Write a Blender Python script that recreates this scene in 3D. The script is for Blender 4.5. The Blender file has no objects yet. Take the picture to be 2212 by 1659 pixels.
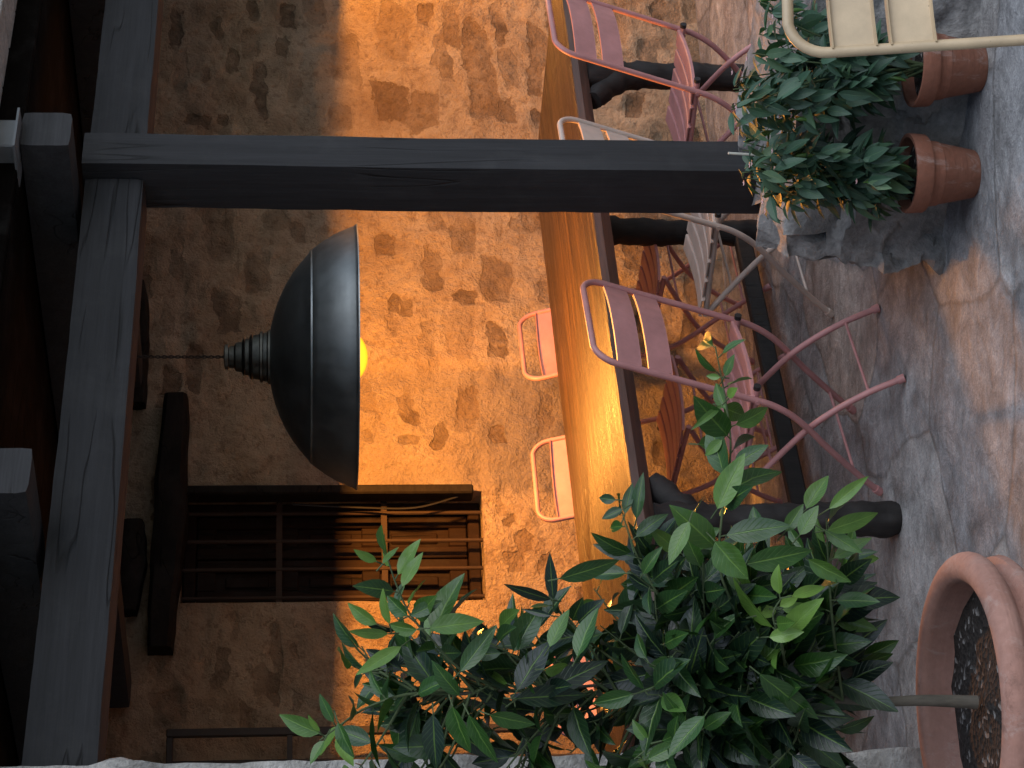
import bpy, math, random
import numpy as np
from mathutils import Vector, Matrix
random.seed(7)
R = math.radians
S = bpy.context.scene
# ------------------------------------------------------------------ camera (photo was taken with the phone on its side)
FD, CX, CY = 4451.7, 1106.0, 829.5
HOR = 658.0
PITCH = math.atan((CX-HOR)/FD)
CAMH = 1.65
sp, cp = math.sin(PITCH), math.cos(PITCH)
cam = bpy.data.cameras.new("camera"); cam_o = bpy.data.objects.new("camera", cam)
S.collection.objects.link(cam_o)
cam.lens = 72.45; cam.sensor_width = 36.0; cam.clip_end = 300
cam_o.matrix_world = Matrix(((0, 1, 0, 0), (-sp, 0, -cp, 0), (-cp, 0, sp, CAMH), (0, 0, 0, 1)))
S.camera = cam_o
# ------------------------------------------------------------------ light: dusk sky + very soft glow from the open side
SUN_AZ = (0.74, -0.67)      # direction (x,y) the skylight comes from
SUN_EL = 48.0
w = bpy.data.worlds.new("World"); S.world = w; w.use_nodes = True
nt = w.node_tree; bg = nt.nodes["Background"]
sky = nt.nodes.new("ShaderNodeTexSky"); sky.sky_type = 'NISHITA'; sky.sun_disc = False
sky.sun_elevation = R(SUN_EL); sky.sun_rotation = math.atan2(SUN_AZ[0], SUN_AZ[1])
nt.links.new(sky.outputs[0], bg.inputs[0]); bg.inputs[1].default_value = 0.13
sl = bpy.data.lights.new("sun", 'SUN'); sl.energy = 2.0; sl.angle = R(70); sl.color = (0.87, 0.93, 1.0)
so = bpy.data.objects.new("sun", sl); S.collection.objects.link(so)
el = R(SUN_EL)
so.rotation_euler = Vector((-SUN_AZ[0]*math.cos(el), -SUN_AZ[1]*math.cos(el), -math.sin(el))).to_track_quat('-Z', 'Y').to_euler()
S.view_settings.view_transform = 'Standard'; S.view_settings.look = 'None'
S.view_settings.exposure = 0.0; S.view_settings.gamma = 1.0
LAMP_W = 150.0
# ------------------------------------------------------------------ helpers
def ray(X, Y):
    a = CY-Y; b = CX-X
    return Vector((a, FD*cp+b*sp, -FD*sp+b*cp))
def Wp(X, Y, d):
    r = ray(X, Y); k = d/r.y
    return Vector((r.x*k, d, CAMH+r.z*k))
def Gp(X, Y, z):
    r = ray(X, Y); k = (z-CAMH)/r.z
    return Vector((r.x*k, r.y*k, z))
ANG = R(46.8)
D2 = Vector((math.sin(ANG), math.cos(ANG), 0)); T2 = Vector((-math.cos(ANG), math.sin(ANG), 0))
O2 = Vector((-0.35, 5.66, 0)); UZ = Vector((0, 0, 1))
def P(s, t, z): return O2+D2*s+T2*t+UZ*z
def ST(p):
    q = Vector(p)-O2
    return q.dot(D2), q.dot(T2)
def PT(X, Y, t):          # point of a view ray on the plane at distance t behind the table's front edge
    r = ray(X, Y); c = Vector((0, 0, CAMH))
    k = (t-(c-O2).dot(T2))/r.dot(T2)
    return c+r*k
ROT = math.atan2(D2.y, D2.x)
AW = R(64.0)
DW = Vector((math.sin(AW), math.cos(AW), 0)); TWV = Vector((-math.cos(AW), math.sin(AW), 0)); OW = Vector((0.505, 8.10, 0))
def PW(s, t, z): return OW+DW*s+TWV*t+UZ*z
def STW(p):
    q = Vector(p)-OW
    return q.dot(DW), q.dot(TWV)
def PTW(X, Y, t):
    r = ray(X, Y); c = Vector((0, 0, CAMH))
    return c+r*((t-(c-OW).dot(TWV))/r.dot(TWV))
def twall(s):             # where the line at s (table frame) meets the wall
    a, b = ST(PW(-3, 0, 0)), ST(PW(3, 0, 0))
    return a[1]+(s-a[0])*(b[1]-a[1])/(b[0]-a[0])

def vnoise(x, y, seed=0):
    xi = np.floor(x).astype(np.int64); yi = np.floor(y).astype(np.int64)
    fx = x-xi; fy = y-yi; fx = fx*fx*(3-2*fx); fy = fy*fy*(3-2*fy)
    def h(i, j):
        n = (i*374761393+j*668265263+seed*1442695041) & 0xffffffff
        n = ((n ^ (n >> 13))*1274126177) & 0xffffffff
        return ((n ^ (n >> 16)) & 0xffff)/65535.0
    return (h(xi, yi)*(1-fx)+h(xi+1, yi)*fx)*(1-fy)+(h(xi, yi+1)*(1-fx)+h(xi+1, yi+1)*fx)*fy
def fbm(x, y, seed=0, o=4):
    r = 0; a = 0.5
    for i in range(o):
        r = r+a*(vnoise(x, y, seed+i*17)-0.5); x = x*2.03; y = y*2.03; a *= 0.5
    return r
def sc(f, *a): return float(f(*[np.array([float(v)]) for v in a[:2]], *a[2:])[0])

class MB:
    def __init__(self): self.v = []; self.f = []; self.at = {}
    def add(self, vs, fs):
        o = len(self.v); self.v += [Vector(p) for p in vs]
        self.f += [tuple(i+o for i in q) for q in fs]
        return o
    def attr(self, name, vals):
        l = self.at.setdefault(name, []); l += [0.0]*(len(self.v)-len(vals)-len(l)); l += list(vals)
    def box(self, c, ax, hs, bev=0.0):
        """box at c with axis vectors ax and half sizes hs, chamfered edges"""
        c = Vector(c); a = [Vector(x).normalized() for x in ax]; b = min(bev, min(hs)*0.6)
        if b <= 0:
            vs = []
            for i in (-1, 1):
                for j in (-1, 1):
                    for k in (-1, 1): vs.append(c+a[0]*hs[0]*i+a[1]*hs[1]*j+a[2]*hs[2]*k)
            self.add(vs, [(0, 1, 3, 2), (4, 6, 7, 5), (0, 4, 5, 1), (2, 3, 7, 6), (0, 2, 6, 4), (1, 5, 7, 3)])
            return
        idx = {}; vs = []
        for i in (-1, 1):
            for j in (-1, 1):
                for k in (-1, 1):
                    for m in range(3):
                        h = [hs[0]*i, hs[1]*j, hs[2]*k]
                        for n, sgn in enumerate((i, j, k)):
                            if n != m: h[n] -= sgn*b
                        idx[(i, j, k, m)] = len(vs); vs.append(c+a[0]*h[0]+a[1]*h[1]+a[2]*h[2])
        fs = []
        for m in range(3):
            o1, o2 = (m+1) % 3, (m+2) % 3
            for s_ in (-1, 1):
                q = []
                for u, v in ((-1, -1), (1, -1), (1, 1), (-1, 1)):
                    k = [0, 0, 0]; k[m] = s_; k[o1] = u; k[o2] = v; q.append(idx[(*k, m)])
                fs.append(tuple(q))
            for u in (-1, 1):
                for v in (-1, 1):
                    k1 = [0, 0, 0]; k2 = [0, 0, 0]
                    k1[m] = -1; k2[m] = 1
                    for kk in (k1, k2): kk[o1] = u; kk[o2] = v
                    fs.append((idx[(*k1, o1)], idx[(*k2, o1)], idx[(*k2, o2)], idx[(*k1, o2)]))
        for i in (-1, 1):
            for j in (-1, 1):
                for k in (-1, 1): fs.append(tuple(idx[(i, j, k, m)] for m in range(3)))
        self.add(vs, fs)
    def rbox(self, c, ax, hs, seed=1, seg=60, warp=0.004, wear=0.004):
        """sawn timber: long axis first, wavy faces, worn and chipped arrises"""
        c = Vector(c); a = [Vector(x).normalized() for x in ax]; vs = []; fs = []
        m = 5; per = []
        for k in range(m): per.append((-1+2*k/m, -1))
        for k in range(m): per.append((1, -1+2*k/m))
        for k in range(m): per.append((1-2*k/m, 1))
        for k in range(m): per.append((-1, 1-2*k/m))
        n = len(per)
        for i in range(seg+1):
            u = -1+2*i/seg; L = u*hs[0]
            w1 = warp*2*sc(fbm, L*0.9, seed*3.1, seed); w2 = warp*2*sc(fbm, L*0.9, seed*5.3, seed+1)
            for k, (p, q) in enumerate(per):
                corner = 1.0 if k % m == 0 else 0.0
                ch = wear*corner*(0.7+2.2*max(0, sc(fbm, L*5, k*2.7, seed+7)))
                d = 0.0025*sc(fbm, L*3, k*0.9, seed+4)
                vs.append(c+a[0]*L+a[1]*(p*hs[1]*(1+d/hs[1])-math.copysign(ch, p)+w1)+a[2]*(q*hs[2]*(1+d/hs[2])-math.copysign(ch, q)+w2))
        for i in range(seg):
            for k in range(n): fs.append((i*n+k, i*n+(k+1) % n, (i+1)*n+(k+1) % n, (i+1)*n+k))
        fs.append(tuple(range(n-1, -1, -1))); fs.append(tuple(seg*n+k for k in range(n)))
        self.add(vs, fs)
    def tube(self, pts, r, n=10, cap=True, knob=0.0, seed=1):
        pts = [Vector(p) for p in pts]
        if not hasattr(r, '__len__'): r = [r]*len(pts)
        tang = []
        for i in range(len(pts)):
            a = pts[max(0, i-1)]; b = pts[min(len(pts)-1, i+1)]; tang.append((b-a).normalized())
        t0 = tang[0]; up = Vector((0, 0, 1)) if abs(t0.z) < 0.9 else Vector((1, 0, 0))
        nrm = (up-t0*up.dot(t0)).normalized()
        vs = []; fs = []
        for i, p in enumerate(pts):
            t = tang[i]; nrm = (nrm-t*nrm.dot(t)).normalized(); bn = t.cross(nrm)
            for k in range(n):
                a = 2*math.pi*k/n; rk = r[i]*(1+knob*(sc(fbm, i*0.32, math.cos(a)*1.3+5, seed)+sc(fbm, i*0.9, math.sin(a)*1.7+9, seed+3)+0.6*sc(fbm, i*0.32, math.sin(a)*3+3, seed+5))) if knob else r[i]; vs.append(p+(nrm*math.cos(a)+bn*math.sin(a))*rk)
        for i in range(len(pts)-1):
            for k in range(n): fs.append((i*n+k, i*n+(k+1) % n, (i+1)*n+(k+1) % n, (i+1)*n+k))
        if cap:
            fs.append(tuple(range(n-1, -1, -1))); fs.append(tuple((len(pts)-1)*n+k for k in range(n)))
        self.add(vs, fs)
    def lathe(self, c, prof, n=48, wob=0.0):
        """prof list of (radius, z)"""
        c = Vector(c); vs = []; fs = []
        for i, (r, z) in enumerate(prof):
            for k in range(n):
                a = 2*math.pi*k/n
                vs.append(c+Vector((r*math.cos(a), r*math.sin(a), z)))
        for i in range(len(prof)-1):
            for k in range(n): fs.append((i*n+k, i*n+(k+1) % n, (i+1)*n+(k+1) % n, (i+1)*n+k))
        self.add(vs, fs)
    def build(self, name, mat, parent=None, smooth=False, ang=40):
        me = bpy.data.meshes.new(name)
        off = Vector((0, 0, 0)); q = parent
        while q is not None: off += q.location; q = q.parent
        me.from_pydata([tuple(p-off) for p in self.v], [], self.f); me.update()
        if smooth:
            me.polygons.foreach_set('use_smooth', [True]*len(me.polygons))
            if ang: me.set_sharp_from_angle(angle=R(ang))
        for k, vals in self.at.items():
            vals = vals+[0.0]*(len(self.v)-len(vals))
            a = me.attributes.new(k, 'FLOAT', 'POINT'); a.data.foreach_set('value', vals)
        me.materials.append(mat)
        o = bpy.data.objects.new(name, me); S.collection.objects.link(o)
        if parent: o.parent = parent
        return o
def smooth_pts(pts, n=6):
    pts = [Vector(p) for p in pts]; out = []
    for i in range(len(pts)-1):
        p0 = pts[max(0, i-1)]; p1 = pts[i]; p2 = pts[i+1]; p3 = pts[min(len(pts)-1, i+2)]
        for k in range(n):
            t = k/n
            out.append(0.5*((2*p1)+(p2-p0)*t+(2*p0-5*p1+4*p2-p3)*t*t+(3*p1-p0-3*p2+p3)*t**3))
    out.append(pts[-1]); return out
def tag(o, label=None, cat=None, group=None, kind=None):
    if label: o['label'] = label
    if cat: o['category'] = cat
    if group: o['group'] = group
    if kind: o['kind'] = kind
    return o
def empty(name, loc, label=None, cat=None, group=None, rz=0):
    o = bpy.data.objects.new(name, None); S.collection.objects.link(o); o.location = Vector(loc)
    o.rotation_euler = (0, 0, rz); o.empty_display_size = 0.1
    return tag(o, label, cat, group)
def copy_tree(o, parent=None):
    c = o.copy(); S.collection.objects.link(c)
    if parent: c.parent = parent
    for ch in list(o.children): copy_tree(ch, c)
    return c
# ------------------------------------------------------------------ materials
def new_mat(name):
    m = bpy.data.materials.new(name); m.use_nodes = True
    nt = m.node_tree; b = nt.nodes["Principled BSDF"]
    return m, nt, b
def N(nt, typ, **kw):
    n = nt.nodes.new(typ)
    for k, v in kw.items():
        if k.startswith('i_'):
            n.inputs[int(k[2:]) if k[2:].isdigit() else k[2:]].default_value = v
        else: setattr(n, k, v)
    return n
def ramp(nt, fac, stops, interp='LINEAR'):
    r = nt.nodes.new('ShaderNodeValToRGB'); r.color_ramp.interpolation = interp
    e = r.color_ramp.elements
    while len(e) > 1: e.remove(e[-1])
    e[0].position = stops[0][0]; e[0].color = (*stops[0][1], 1)
    for p, c in stops[1:]:
        q = e.new(p); q.color = (*c, 1)
    nt.links.new(fac, r.inputs[0]); return r.outputs[0]
def g(v): return (v, v, v)
def coords(nt, scale=(1, 1, 1), rot=(0, 0, 0), kind='Object'):
    tc = nt.nodes.new('ShaderNodeTexCoord'); mp = nt.nodes.new('ShaderNodeMapping')
    mp.inputs['Rotation'].default_value = rot
    mp2 = nt.nodes.new('ShaderNodeMapping'); mp2.inputs['Scale'].default_value = scale
    nt.links.new(tc.outputs[kind], mp.inputs[0]); nt.links.new(mp.outputs[0], mp2.inputs[0]); return mp2.outputs[0]
def noise(nt, vec, scale, detail=5, rough=0.6, dist=0.0):
    n = nt.nodes.new('ShaderNodeTexNoise'); n.inputs['Scale'].default_value = scale
    n.inputs['Detail'].default_value = detail; n.inputs['Roughness'].default_value = rough
    n.inputs['Distortion'].default_value = dist
    nt.links.new(vec, n.inputs['Vector']); return n.outputs[0]
def mixc(nt, fac, a, b, mode='MIX'):
    m = nt.nodes.new('ShaderNodeMix'); m.data_type = 'RGBA'; m.blend_type = mode
    for sock, v in ((m.inputs[0], fac), (m.inputs[6], a), (m.inputs[7], b)):
        if hasattr(v, 'is_linked'): nt.links.new(v, sock)
        elif isinstance(v, (int, float)): sock.default_value = v
        else: sock.default_value = (*v, 1)
    return m.outputs[2]
def math_(nt, op, a, b=None, c=None):
    m = nt.nodes.new('ShaderNodeMath'); m.operation = op
    for i, v in enumerate((a, b, c)):
        if v is None: continue
        if hasattr(v, 'is_linked'): nt.links.new(v, m.inputs[i])
        else: m.inputs[i].default_value = v
    return m.outputs[0]
def bump(nt, b, h, strength=0.4, dist=0.01):
    n = nt.nodes.new('ShaderNodeBump'); n.inputs['Strength'].default_value = strength
    n.inputs['Distance'].default_value = dist
    nt.links.new(h, n.inputs['Height']); nt.links.new(n.outputs[0], b.inputs['Normal'])
def attr(nt, name):
    a = nt.nodes.new('ShaderNodeAttribute'); a.attribute_name = name; return a.outputs['Fac']

def mat_paint(name, col, rough=0.45):
    m, nt, b = new_mat(name); v = coords(nt)
    n = noise(nt, v, 14, 4); fine = noise(nt, v, 420, 2)
    c = ramp(nt, n, [(0.3, tuple(x*0.80 for x in col)), (0.7, tuple(min(1, x*1.10) for x in col))])
    chip = ramp(nt, noise(nt, v, 75, 3, 0.6), [(0.70, g(0)), (0.74, g(1))])
    c = mixc(nt, math_(nt, 'MULTIPLY', chip, 0.6), c, tuple(x*0.35 for x in col))
    nt.links.new(c, b.inputs['Base Color']); b.inputs['Roughness'].default_value = rough
    bump(nt, b, fine, 0.12, 0.002); return m
M = {}
M['pink'] = mat_paint('pink_powder_coat', (0.45, 0.215, 0.210), 0.5)
M['cream'] = mat_paint('cream_powder_coat', (0.50, 0.41, 0.355))
M['gold'] = mat_paint('sand_powder_coat', (0.54, 0.405, 0.25), 0.42)
M['rubber'] = mat_paint('black_plastic', (0.012, 0.012, 0.013), 0.5)
M['iron'] = mat_paint('dark_iron', (0.03, 0.022, 0.018), 0.6)
M['rustbar'] = mat_paint('rusty_grille_iron', (0.034, 0.019, 0.012), 0.8)
M['zinc'] = mat_paint('grey_zinc', (0.17, 0.18, 0.19), 0.5)
M['stick'] = mat_paint('pale_stick', (0.6, 0.58, 0.5), 0.6)

def mat_dark_timber(name, dirv, base=(0.014, 0.014, 0.015), hi=(0.030, 0.030, 0.033), spec=0.4):
    m, nt, b = new_mat(name); b.inputs['Specular IOR Level'].default_value = spec
    sc_ = {'d': (1.2, 30, 30), 'z': (30, 30, 1.2)}[dirv]
    v = coords(nt, sc_, (0, 0, -ROT))
    n = noise(nt, v, 1.0, 7, 0.65, 0.4); big = noise(nt, coords(nt), 2.3, 3)
    c1 = ramp(nt, n, [(0.25, base), (0.75, hi)])
    c = mixc(nt, 0.6, c1, ramp(nt, big, [(0.3, g(0.55)), (0.7, g(1.0))]), 'MULTIPLY')
    # long drying cracks
    vc = coords(nt, {'d': (0.9, 13, 13), 'z': (13, 13, 0.7)}[dirv], (0, 0, -ROT))
    ck = noise(nt, vc, 1.0, 2, 0.4, 0.2)
    ln = math_(nt, 'ABSOLUTE', math_(nt, 'SUBTRACT', ck, 0.5))
    gap = ramp(nt, noise(nt, coords(nt), 1.7, 1), [(0.52, g(0)), (0.58, g(1))])
    crack = math_(nt, 'MULTIPLY', ramp(nt, ln, [(0.0, g(1)), (0.012, g(0))]), gap)
    fine = noise(nt, coords(nt, {'d': (6, 160, 160), 'z': (160, 160, 6)}[dirv], (0, 0, -ROT)), 1.0, 3, 0.7)
    c = mixc(nt, 0.55, c, ramp(nt, fine, [(0.3, g(0.55)), (0.7, g(1.3))]), 'MULTIPLY')
    dust = ramp(nt, noise(nt, coords(nt), 5.5, 6, 0.7, 0.4), [(0.5, g(0)), (0.75, g(1))])
    c = mixc(nt, math_(nt, 'MULTIPLY', dust, 0.22), c, (0.075, 0.074, 0.072))
    c = mixc(nt, crack, c, (0.006, 0.006, 0.006))
    nt.links.new(c, b.inputs['Base Color']); b.inputs['Roughness'].default_value = 0.75
    h = math_(nt, 'SUBTRACT', n, math_(nt, 'MULTIPLY', crack, 2.0))
    bump(nt, b, h, 0.5, 0.004); return m
M['beam'] = mat_dark_timber('dark_beam_timber', 'd')
M['post'] = mat_dark_timber('dark_post_timber', 'z')
M['rafter'] = mat_dark_timber('dark_rafter_timber', 'd', (0.022, 0.022, 0.023), (0.042, 0.042, 0.045))
M['board'] = mat_dark_timber('dark_roof_board', 'd', (0.004, 0.003, 0.0025), (0.008, 0.006, 0.005), 0.03)
M['lintel'] = mat_dark_timber('old_lintel_timber', 'd', (0.010, 0.008, 0.007), (0.024, 0.020, 0.016), 0.12)
M['tableleg'] = mat_dark_timber('charred_leg_timber', 'z', (0.008, 0.007, 0.007), (0.024, 0.021, 0.020))
M['shutter'] = mat_dark_timber('brown_shutter_wood', 'z', (0.012, 0.006, 0.004), (0.026, 0.0125, 0.008), 0.2)

def mat_slab():
    m, nt, b = new_mat('walnut_slab')
    v = coords(nt, (0.9, 22, 22), (0, 0, -ROT)); n = noise(nt, v, 1.2, 9, 0.74, 0.5)
    vf = coords(nt, (2.0, 95, 95), (0, 0, -ROT)); nf = noise(nt, vf, 1.6, 4, 0.7, 0.2)
    c1 = ramp(nt, n, [(0.32, (0.012, 0.006, 0.004)), (0.5, (0.046, 0.023, 0.009)), (0.68, (0.125, 0.064, 0.022))])
    c = mixc(nt, 0.7, c1, ramp(nt, nf, [(0.3, g(0.25)), (0.7, g(1.15))]), 'MULTIPLY')
    nt.links.new(c, b.inputs['Base Color'])
    nt.links.new(ramp(nt, nf, [(0.3, g(0.58)), (0.7, g(0.24))]), b.inputs['Roughness'])
    bump(nt, b, math_(nt, 'ADD', nf, n), 1.0, 0.006); return m
M['slab'] = mat_slab()
def mat_slab_edge():
    m, nt, b = new_mat('walnut_bark_edge')
    v = coords(nt, (2.0, 30, 30), (0, 0, -ROT)); n = noise(nt, v, 1.3, 6, 0.65)
    c = ramp(nt, n, [(0.3, (0.035, 0.02, 0.016)), (0.7, (0.10, 0.055, 0.04))])
    nt.links.new(c, b.inputs['Base Color']); b.inputs['Roughness'].default_value = 0.6
    bump(nt, b, n, 0.5, 0.006); return m
M['slabedge'] = mat_slab_edge()

def mat_wall():
    m, nt, b = new_mat('plastered_rubble_wall')
    v = coords(nt)
    k = attr(nt, 'mask'); strong = attr(nt, 'strong'); tone = attr(nt, 'tone'); grey = attr(nt, 'grey')
    nz = noise(nt, v, 34, 6, 0.65); nz2 = noise(nt, v, 7, 4, 0.6); nf = noise(nt, v, 130, 4, 0.7)
    kk = math_(nt, 'ADD', k, math_(nt, 'MULTIPLY', math_(nt, 'SUBTRACT', nz, 0.5), 1.0))
    st = math_(nt, 'MULTIPLY', ramp(nt, kk, [(0.47, g(0)), (0.56, g(1))]), math_(nt, 'MULTIPLY', strong, ramp(nt, noise(nt, v, 9, 5, 0.65), [(0.30, g(0.35)), (0.52, g(1.0))])))
    lrg = noise(nt, v, 2.2, 4, 0.6, 0.5)
    pl = ramp(nt, nz2, [(0.25, (0.40, 0.29, 0.19)), (0.5, (0.54, 0.42, 0.29)), (0.8, (0.64, 0.53, 0.39))])
    pl = mixc(nt, 0.55, pl, ramp(nt, lrg, [(0.3, (0.62, 0.56, 0.5)), (0.7, (1.1, 1.1, 1.1))]), 'MULTIPLY')
    hz = noise(nt, coords(nt, (5, 5, 16)), 1.6, 5, 0.7, 1.0)
    pl = mixc(nt, math_(nt, 'MULTIPLY', ramp(nt, hz, [(0.33, g(1)), (0.42, g(0))]), 0.5), pl, (0.25, 0.165, 0.10))
    pl = mixc(nt, math_(nt, 'MULTIPLY', ramp(nt, nz, [(0.36, g(1)), (0.46, g(0))]), 0.55), pl, (0.24, 0.16, 0.10))
    pl = mixc(nt, math_(nt, 'MULTIPLY', grey, 0.75), pl, (0.25, 0.215, 0.19))
    sa = mixc(nt, tone, (0.27, 0.165, 0.080), (0.085, 0.052, 0.033))
    ston = mixc(nt, 0.8, sa, ramp(nt, nz, [(0.3, g(0.55)), (0.7, g(1.25))]), 'MULTIPLY')
    c = mixc(nt, st, pl, ston)
    c = mixc(nt, 0.35, c, ramp(nt, nf, [(0.3, g(0.6)), (0.7, g(1.1))]), 'MULTIPLY')
    nt.links.new(c, b.inputs['Base Color']); b.inputs['Roughness'].default_value = 0.92
    h = math_(nt, 'ADD', math_(nt, 'MULTIPLY', nz, 1.0), math_(nt, 'MULTIPLY', nf, 0.35))
    h = math_(nt, 'ADD', h, math_(nt, 'MULTIPLY', noise(nt, v, 60, 5, 0.7, 0.6), 0.6))
    h = math_(nt, 'SUBTRACT', h, math_(nt, 'MULTIPLY', st, 0.5))
    bump(nt, b, h, 1.0, 0.03); return m
M['wall'] = mat_wall()

def mat_floor():
    m, nt, b = new_mat('slate_crazy_paving')
    v = coords(nt)
    wn = N(nt, 'ShaderNodeTexNoise'); wn.inputs['Scale'].default_value = 1.6; wn.inputs['Detail'].default_value = 3
    nt.links.new(v, wn.inputs['Vector'])
    vm = N(nt, 'ShaderNodeVectorMath', operation='MULTIPLY_ADD'); vm.inputs[1].default_value = (0.35, 0.35, 0)
    nt.links.new(wn.outputs['Color'], vm.inputs[0]); nt.links.new(v, vm.inputs[2])
    vo = N(nt, 'ShaderNodeTexVoronoi', feature='DISTANCE_TO_EDGE'); vo.inputs['Scale'].default_value = 1.75
    vc = N(nt, 'ShaderNodeTexVoronoi', feature='F1'); vc.inputs['Scale'].default_value = 1.75
    for q in (vo, vc): nt.links.new(vm.outputs[0], q.inputs['Vector'])
    sep = N(nt, 'ShaderNodeSeparateColor'); nt.links.new(vc.outputs['Color'], sep.inputs[0])
    n1 = noise(nt, v, 4.5, 7, 0.68, 0.6); n2 = noise(nt, v, 26, 6, 0.7, 0.3); n3 = noise(nt, v, 1.4, 3, 0.5, 0.8)
    cell = ramp(nt, sep.outputs[0], [(0.0, (0.29, 0.30, 0.32)), (0.45, (0.36, 0.365, 0.375)), (0.78, (0.39, 0.38, 0.37)), (0.92, (0.45, 0.38, 0.34))])
    c = mixc(nt, 0.75, cell, ramp(nt, n1, [(0.28, g(0.45)), (0.5, g(0.95)), (0.72, g(1.35))]), 'MULTIPLY')
    rust = math_(nt, 'MULTIPLY', ramp(nt, n3, [(0.55, g(0)), (0.68, g(1))]), 0.3)
    c = mixc(nt, rust, c, (0.34, 0.225, 0.185))
    stk = noise(nt, v, 9.0, 9, 0.75, 0.5)
    c = mixc(nt, 0.75, c, ramp(nt, stk, [(0.32, g(0.45)), (0.5, g(0.98)), (0.68, g(1.5))]), 'MULTIPLY')
    c = mixc(nt, 0.7, c, ramp(nt, n2, [(0.3, g(0.6)), (0.7, g(1.2))]), 'MULTIPLY')
    grit = noise(nt, v, 160, 4, 0.7)
    c = mixc(nt, 0.6, c, ramp(nt, grit, [(0.32, g(0.5)), (0.6, g(1.1)), (0.75, g(1.6))]), 'MULTIPLY')
    j = ramp(nt, math_(nt, 'ADD', vo.outputs['Distance'], math_(nt, 'MULTIPLY', math_(nt, 'SUBTRACT', n2, 0.5), 0.03)), [(0.0, g(1)), (0.022, g(0))])
    c = mixc(nt, math_(nt, 'MULTIPLY', j, 0.6), c, (0.13, 0.125, 0.12))
    nt.links.new(c, b.inputs['Base Color'])
    nt.links.new(ramp(nt, n1, [(0.3, g(0.55)), (0.7, g(0.8))]), b.inputs['Roughness'])
    h = math_(nt, 'ADD', math_(nt, 'MULTIPLY', n1, 1.0), math_(nt, 'MULTIPLY', n2, 0.3))
    h = math_(nt, 'ADD', h, math_(nt, 'ADD', math_(nt, 'MULTIPLY', stk, 1.0), math_(nt, 'MULTIPLY', grit, 0.15)))
    h = math_(nt, 'SUBTRACT', h, math_(nt, 'MULTIPLY', j, 0.2))
    bump(nt, b, h, 0.9, 0.03); return m
M['floor'] = mat_floor()

def mat_stone(name, lo, hi, scale=6.0):
    m, nt, b = new_mat(name); v = coords(nt)
    n1 = noise(nt, v, scale, 8, 0.68, 0.4); n2 = noise(nt, v, scale*8, 5, 0.7)
    c = mixc(nt, 0.75, ramp(nt, n1, [(0.28, lo), (0.72, hi)]), ramp(nt, n2, [(0.3, g(0.5)), (0.7, g(1.2))]), 'MULTIPLY')
    nt.links.new(c, b.inputs['Base Color']); b.inputs['Roughness'].default_value = 0.85
    bump(nt, b, math_(nt, 'ADD', n1, math_(nt, 'MULTIPLY', n2, 0.4)), 0.8, 0.025); return m
M['ledge'] = mat_stone('grey_ledge_stone', (0.13, 0.13, 0.132), (0.36, 0.345, 0.33))
M['pale'] = mat_stone('pale_rubble_stone', (0.36, 0.34, 0.31), (0.66, 0.64, 0.6), 9)
M['soil'] = None
def mat_soil():
    m, nt, b = new_mat('potting_soil'); v = coords(nt)
    vo = N(nt, 'ShaderNodeTexVoronoi', feature='F1'); vo.inputs['Scale'].default_value = 90
    nt.links.new(v, vo.inputs['Vector'])
    sep = N(nt, 'ShaderNodeSeparateColor'); nt.links.new(vo.outputs['Color'], sep.inputs[0])
    c = ramp(nt, sep.outputs[0], [(0.0, (0.02, 0.016, 0.013)), (0.88, (0.035, 0.028, 0.024)), (0.93, (0.22, 0.21, 0.2))])
    nt.links.new(c, b.inputs['Base Color']); b.inputs['Roughness'].default_value = 0.95
    bump(nt, b, vo.outputs['Distance'], 0.9, 0.012); return m
M['soil'] = mat_soil()
def mat_terracotta(name, a, c_, bl):
    m, nt, b = new_mat(name); v = coords(nt)
    n1 = noise(nt, v, 6, 6, 0.65, 0.3); n2 = noise(nt, v, 70, 4, 0.6); ns = noise(nt, coords(nt, (2, 2, 40)), 3, 4)
    c = ramp(nt, n1, [(0.3, a), (0.7, c_)])
    c = mixc(nt, math_(nt, 'MULTIPLY', ramp(nt, noise(nt, v, 3.2, 5, 0.7), [(0.48, g(0)), (0.7, g(1))]), 0.5), c, bl)
    c = mixc(nt, 0.5, c, ramp(nt, n2, [(0.3, g(0.75)), (0.7, g(1.1))]), 'MULTIPLY')
    lime = ramp(nt, noise(nt, coords(nt, (1, 1, 0.5)), 13, 7, 0.75, 0.8), [(0.56, g(0)), (0.70, g(1))])
    c = mixc(nt, math_(nt, 'MULTIPLY', lime, 0.45), c, (0.50, 0.43, 0.39))
    dk = ramp(nt, noise(nt, v, 17, 6, 0.7), [(0.30, g(1)), (0.40, g(0))])
    c = mixc(nt, math_(nt, 'MULTIPLY', dk, 0.5), c, tuple(x*0.4 for x in a))
    nt.links.new(c, b.inputs['Base Color']); b.inputs['Roughness'].default_value = 0.85
    bump(nt, b, math_(nt, 'ADD', n2, ns), 0.3, 0.005); return m
M['terra_big'] = mat_terracotta('weathered_terracotta', (0.31, 0.155, 0.115), (0.42, 0.235, 0.185), (0.43, 0.31, 0.27))
M['terra'] = mat_terracotta('red_terracotta', (0.20, 0.075, 0.045), (0.27, 0.105, 0.062), (0.25, 0.12, 0.085))

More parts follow.
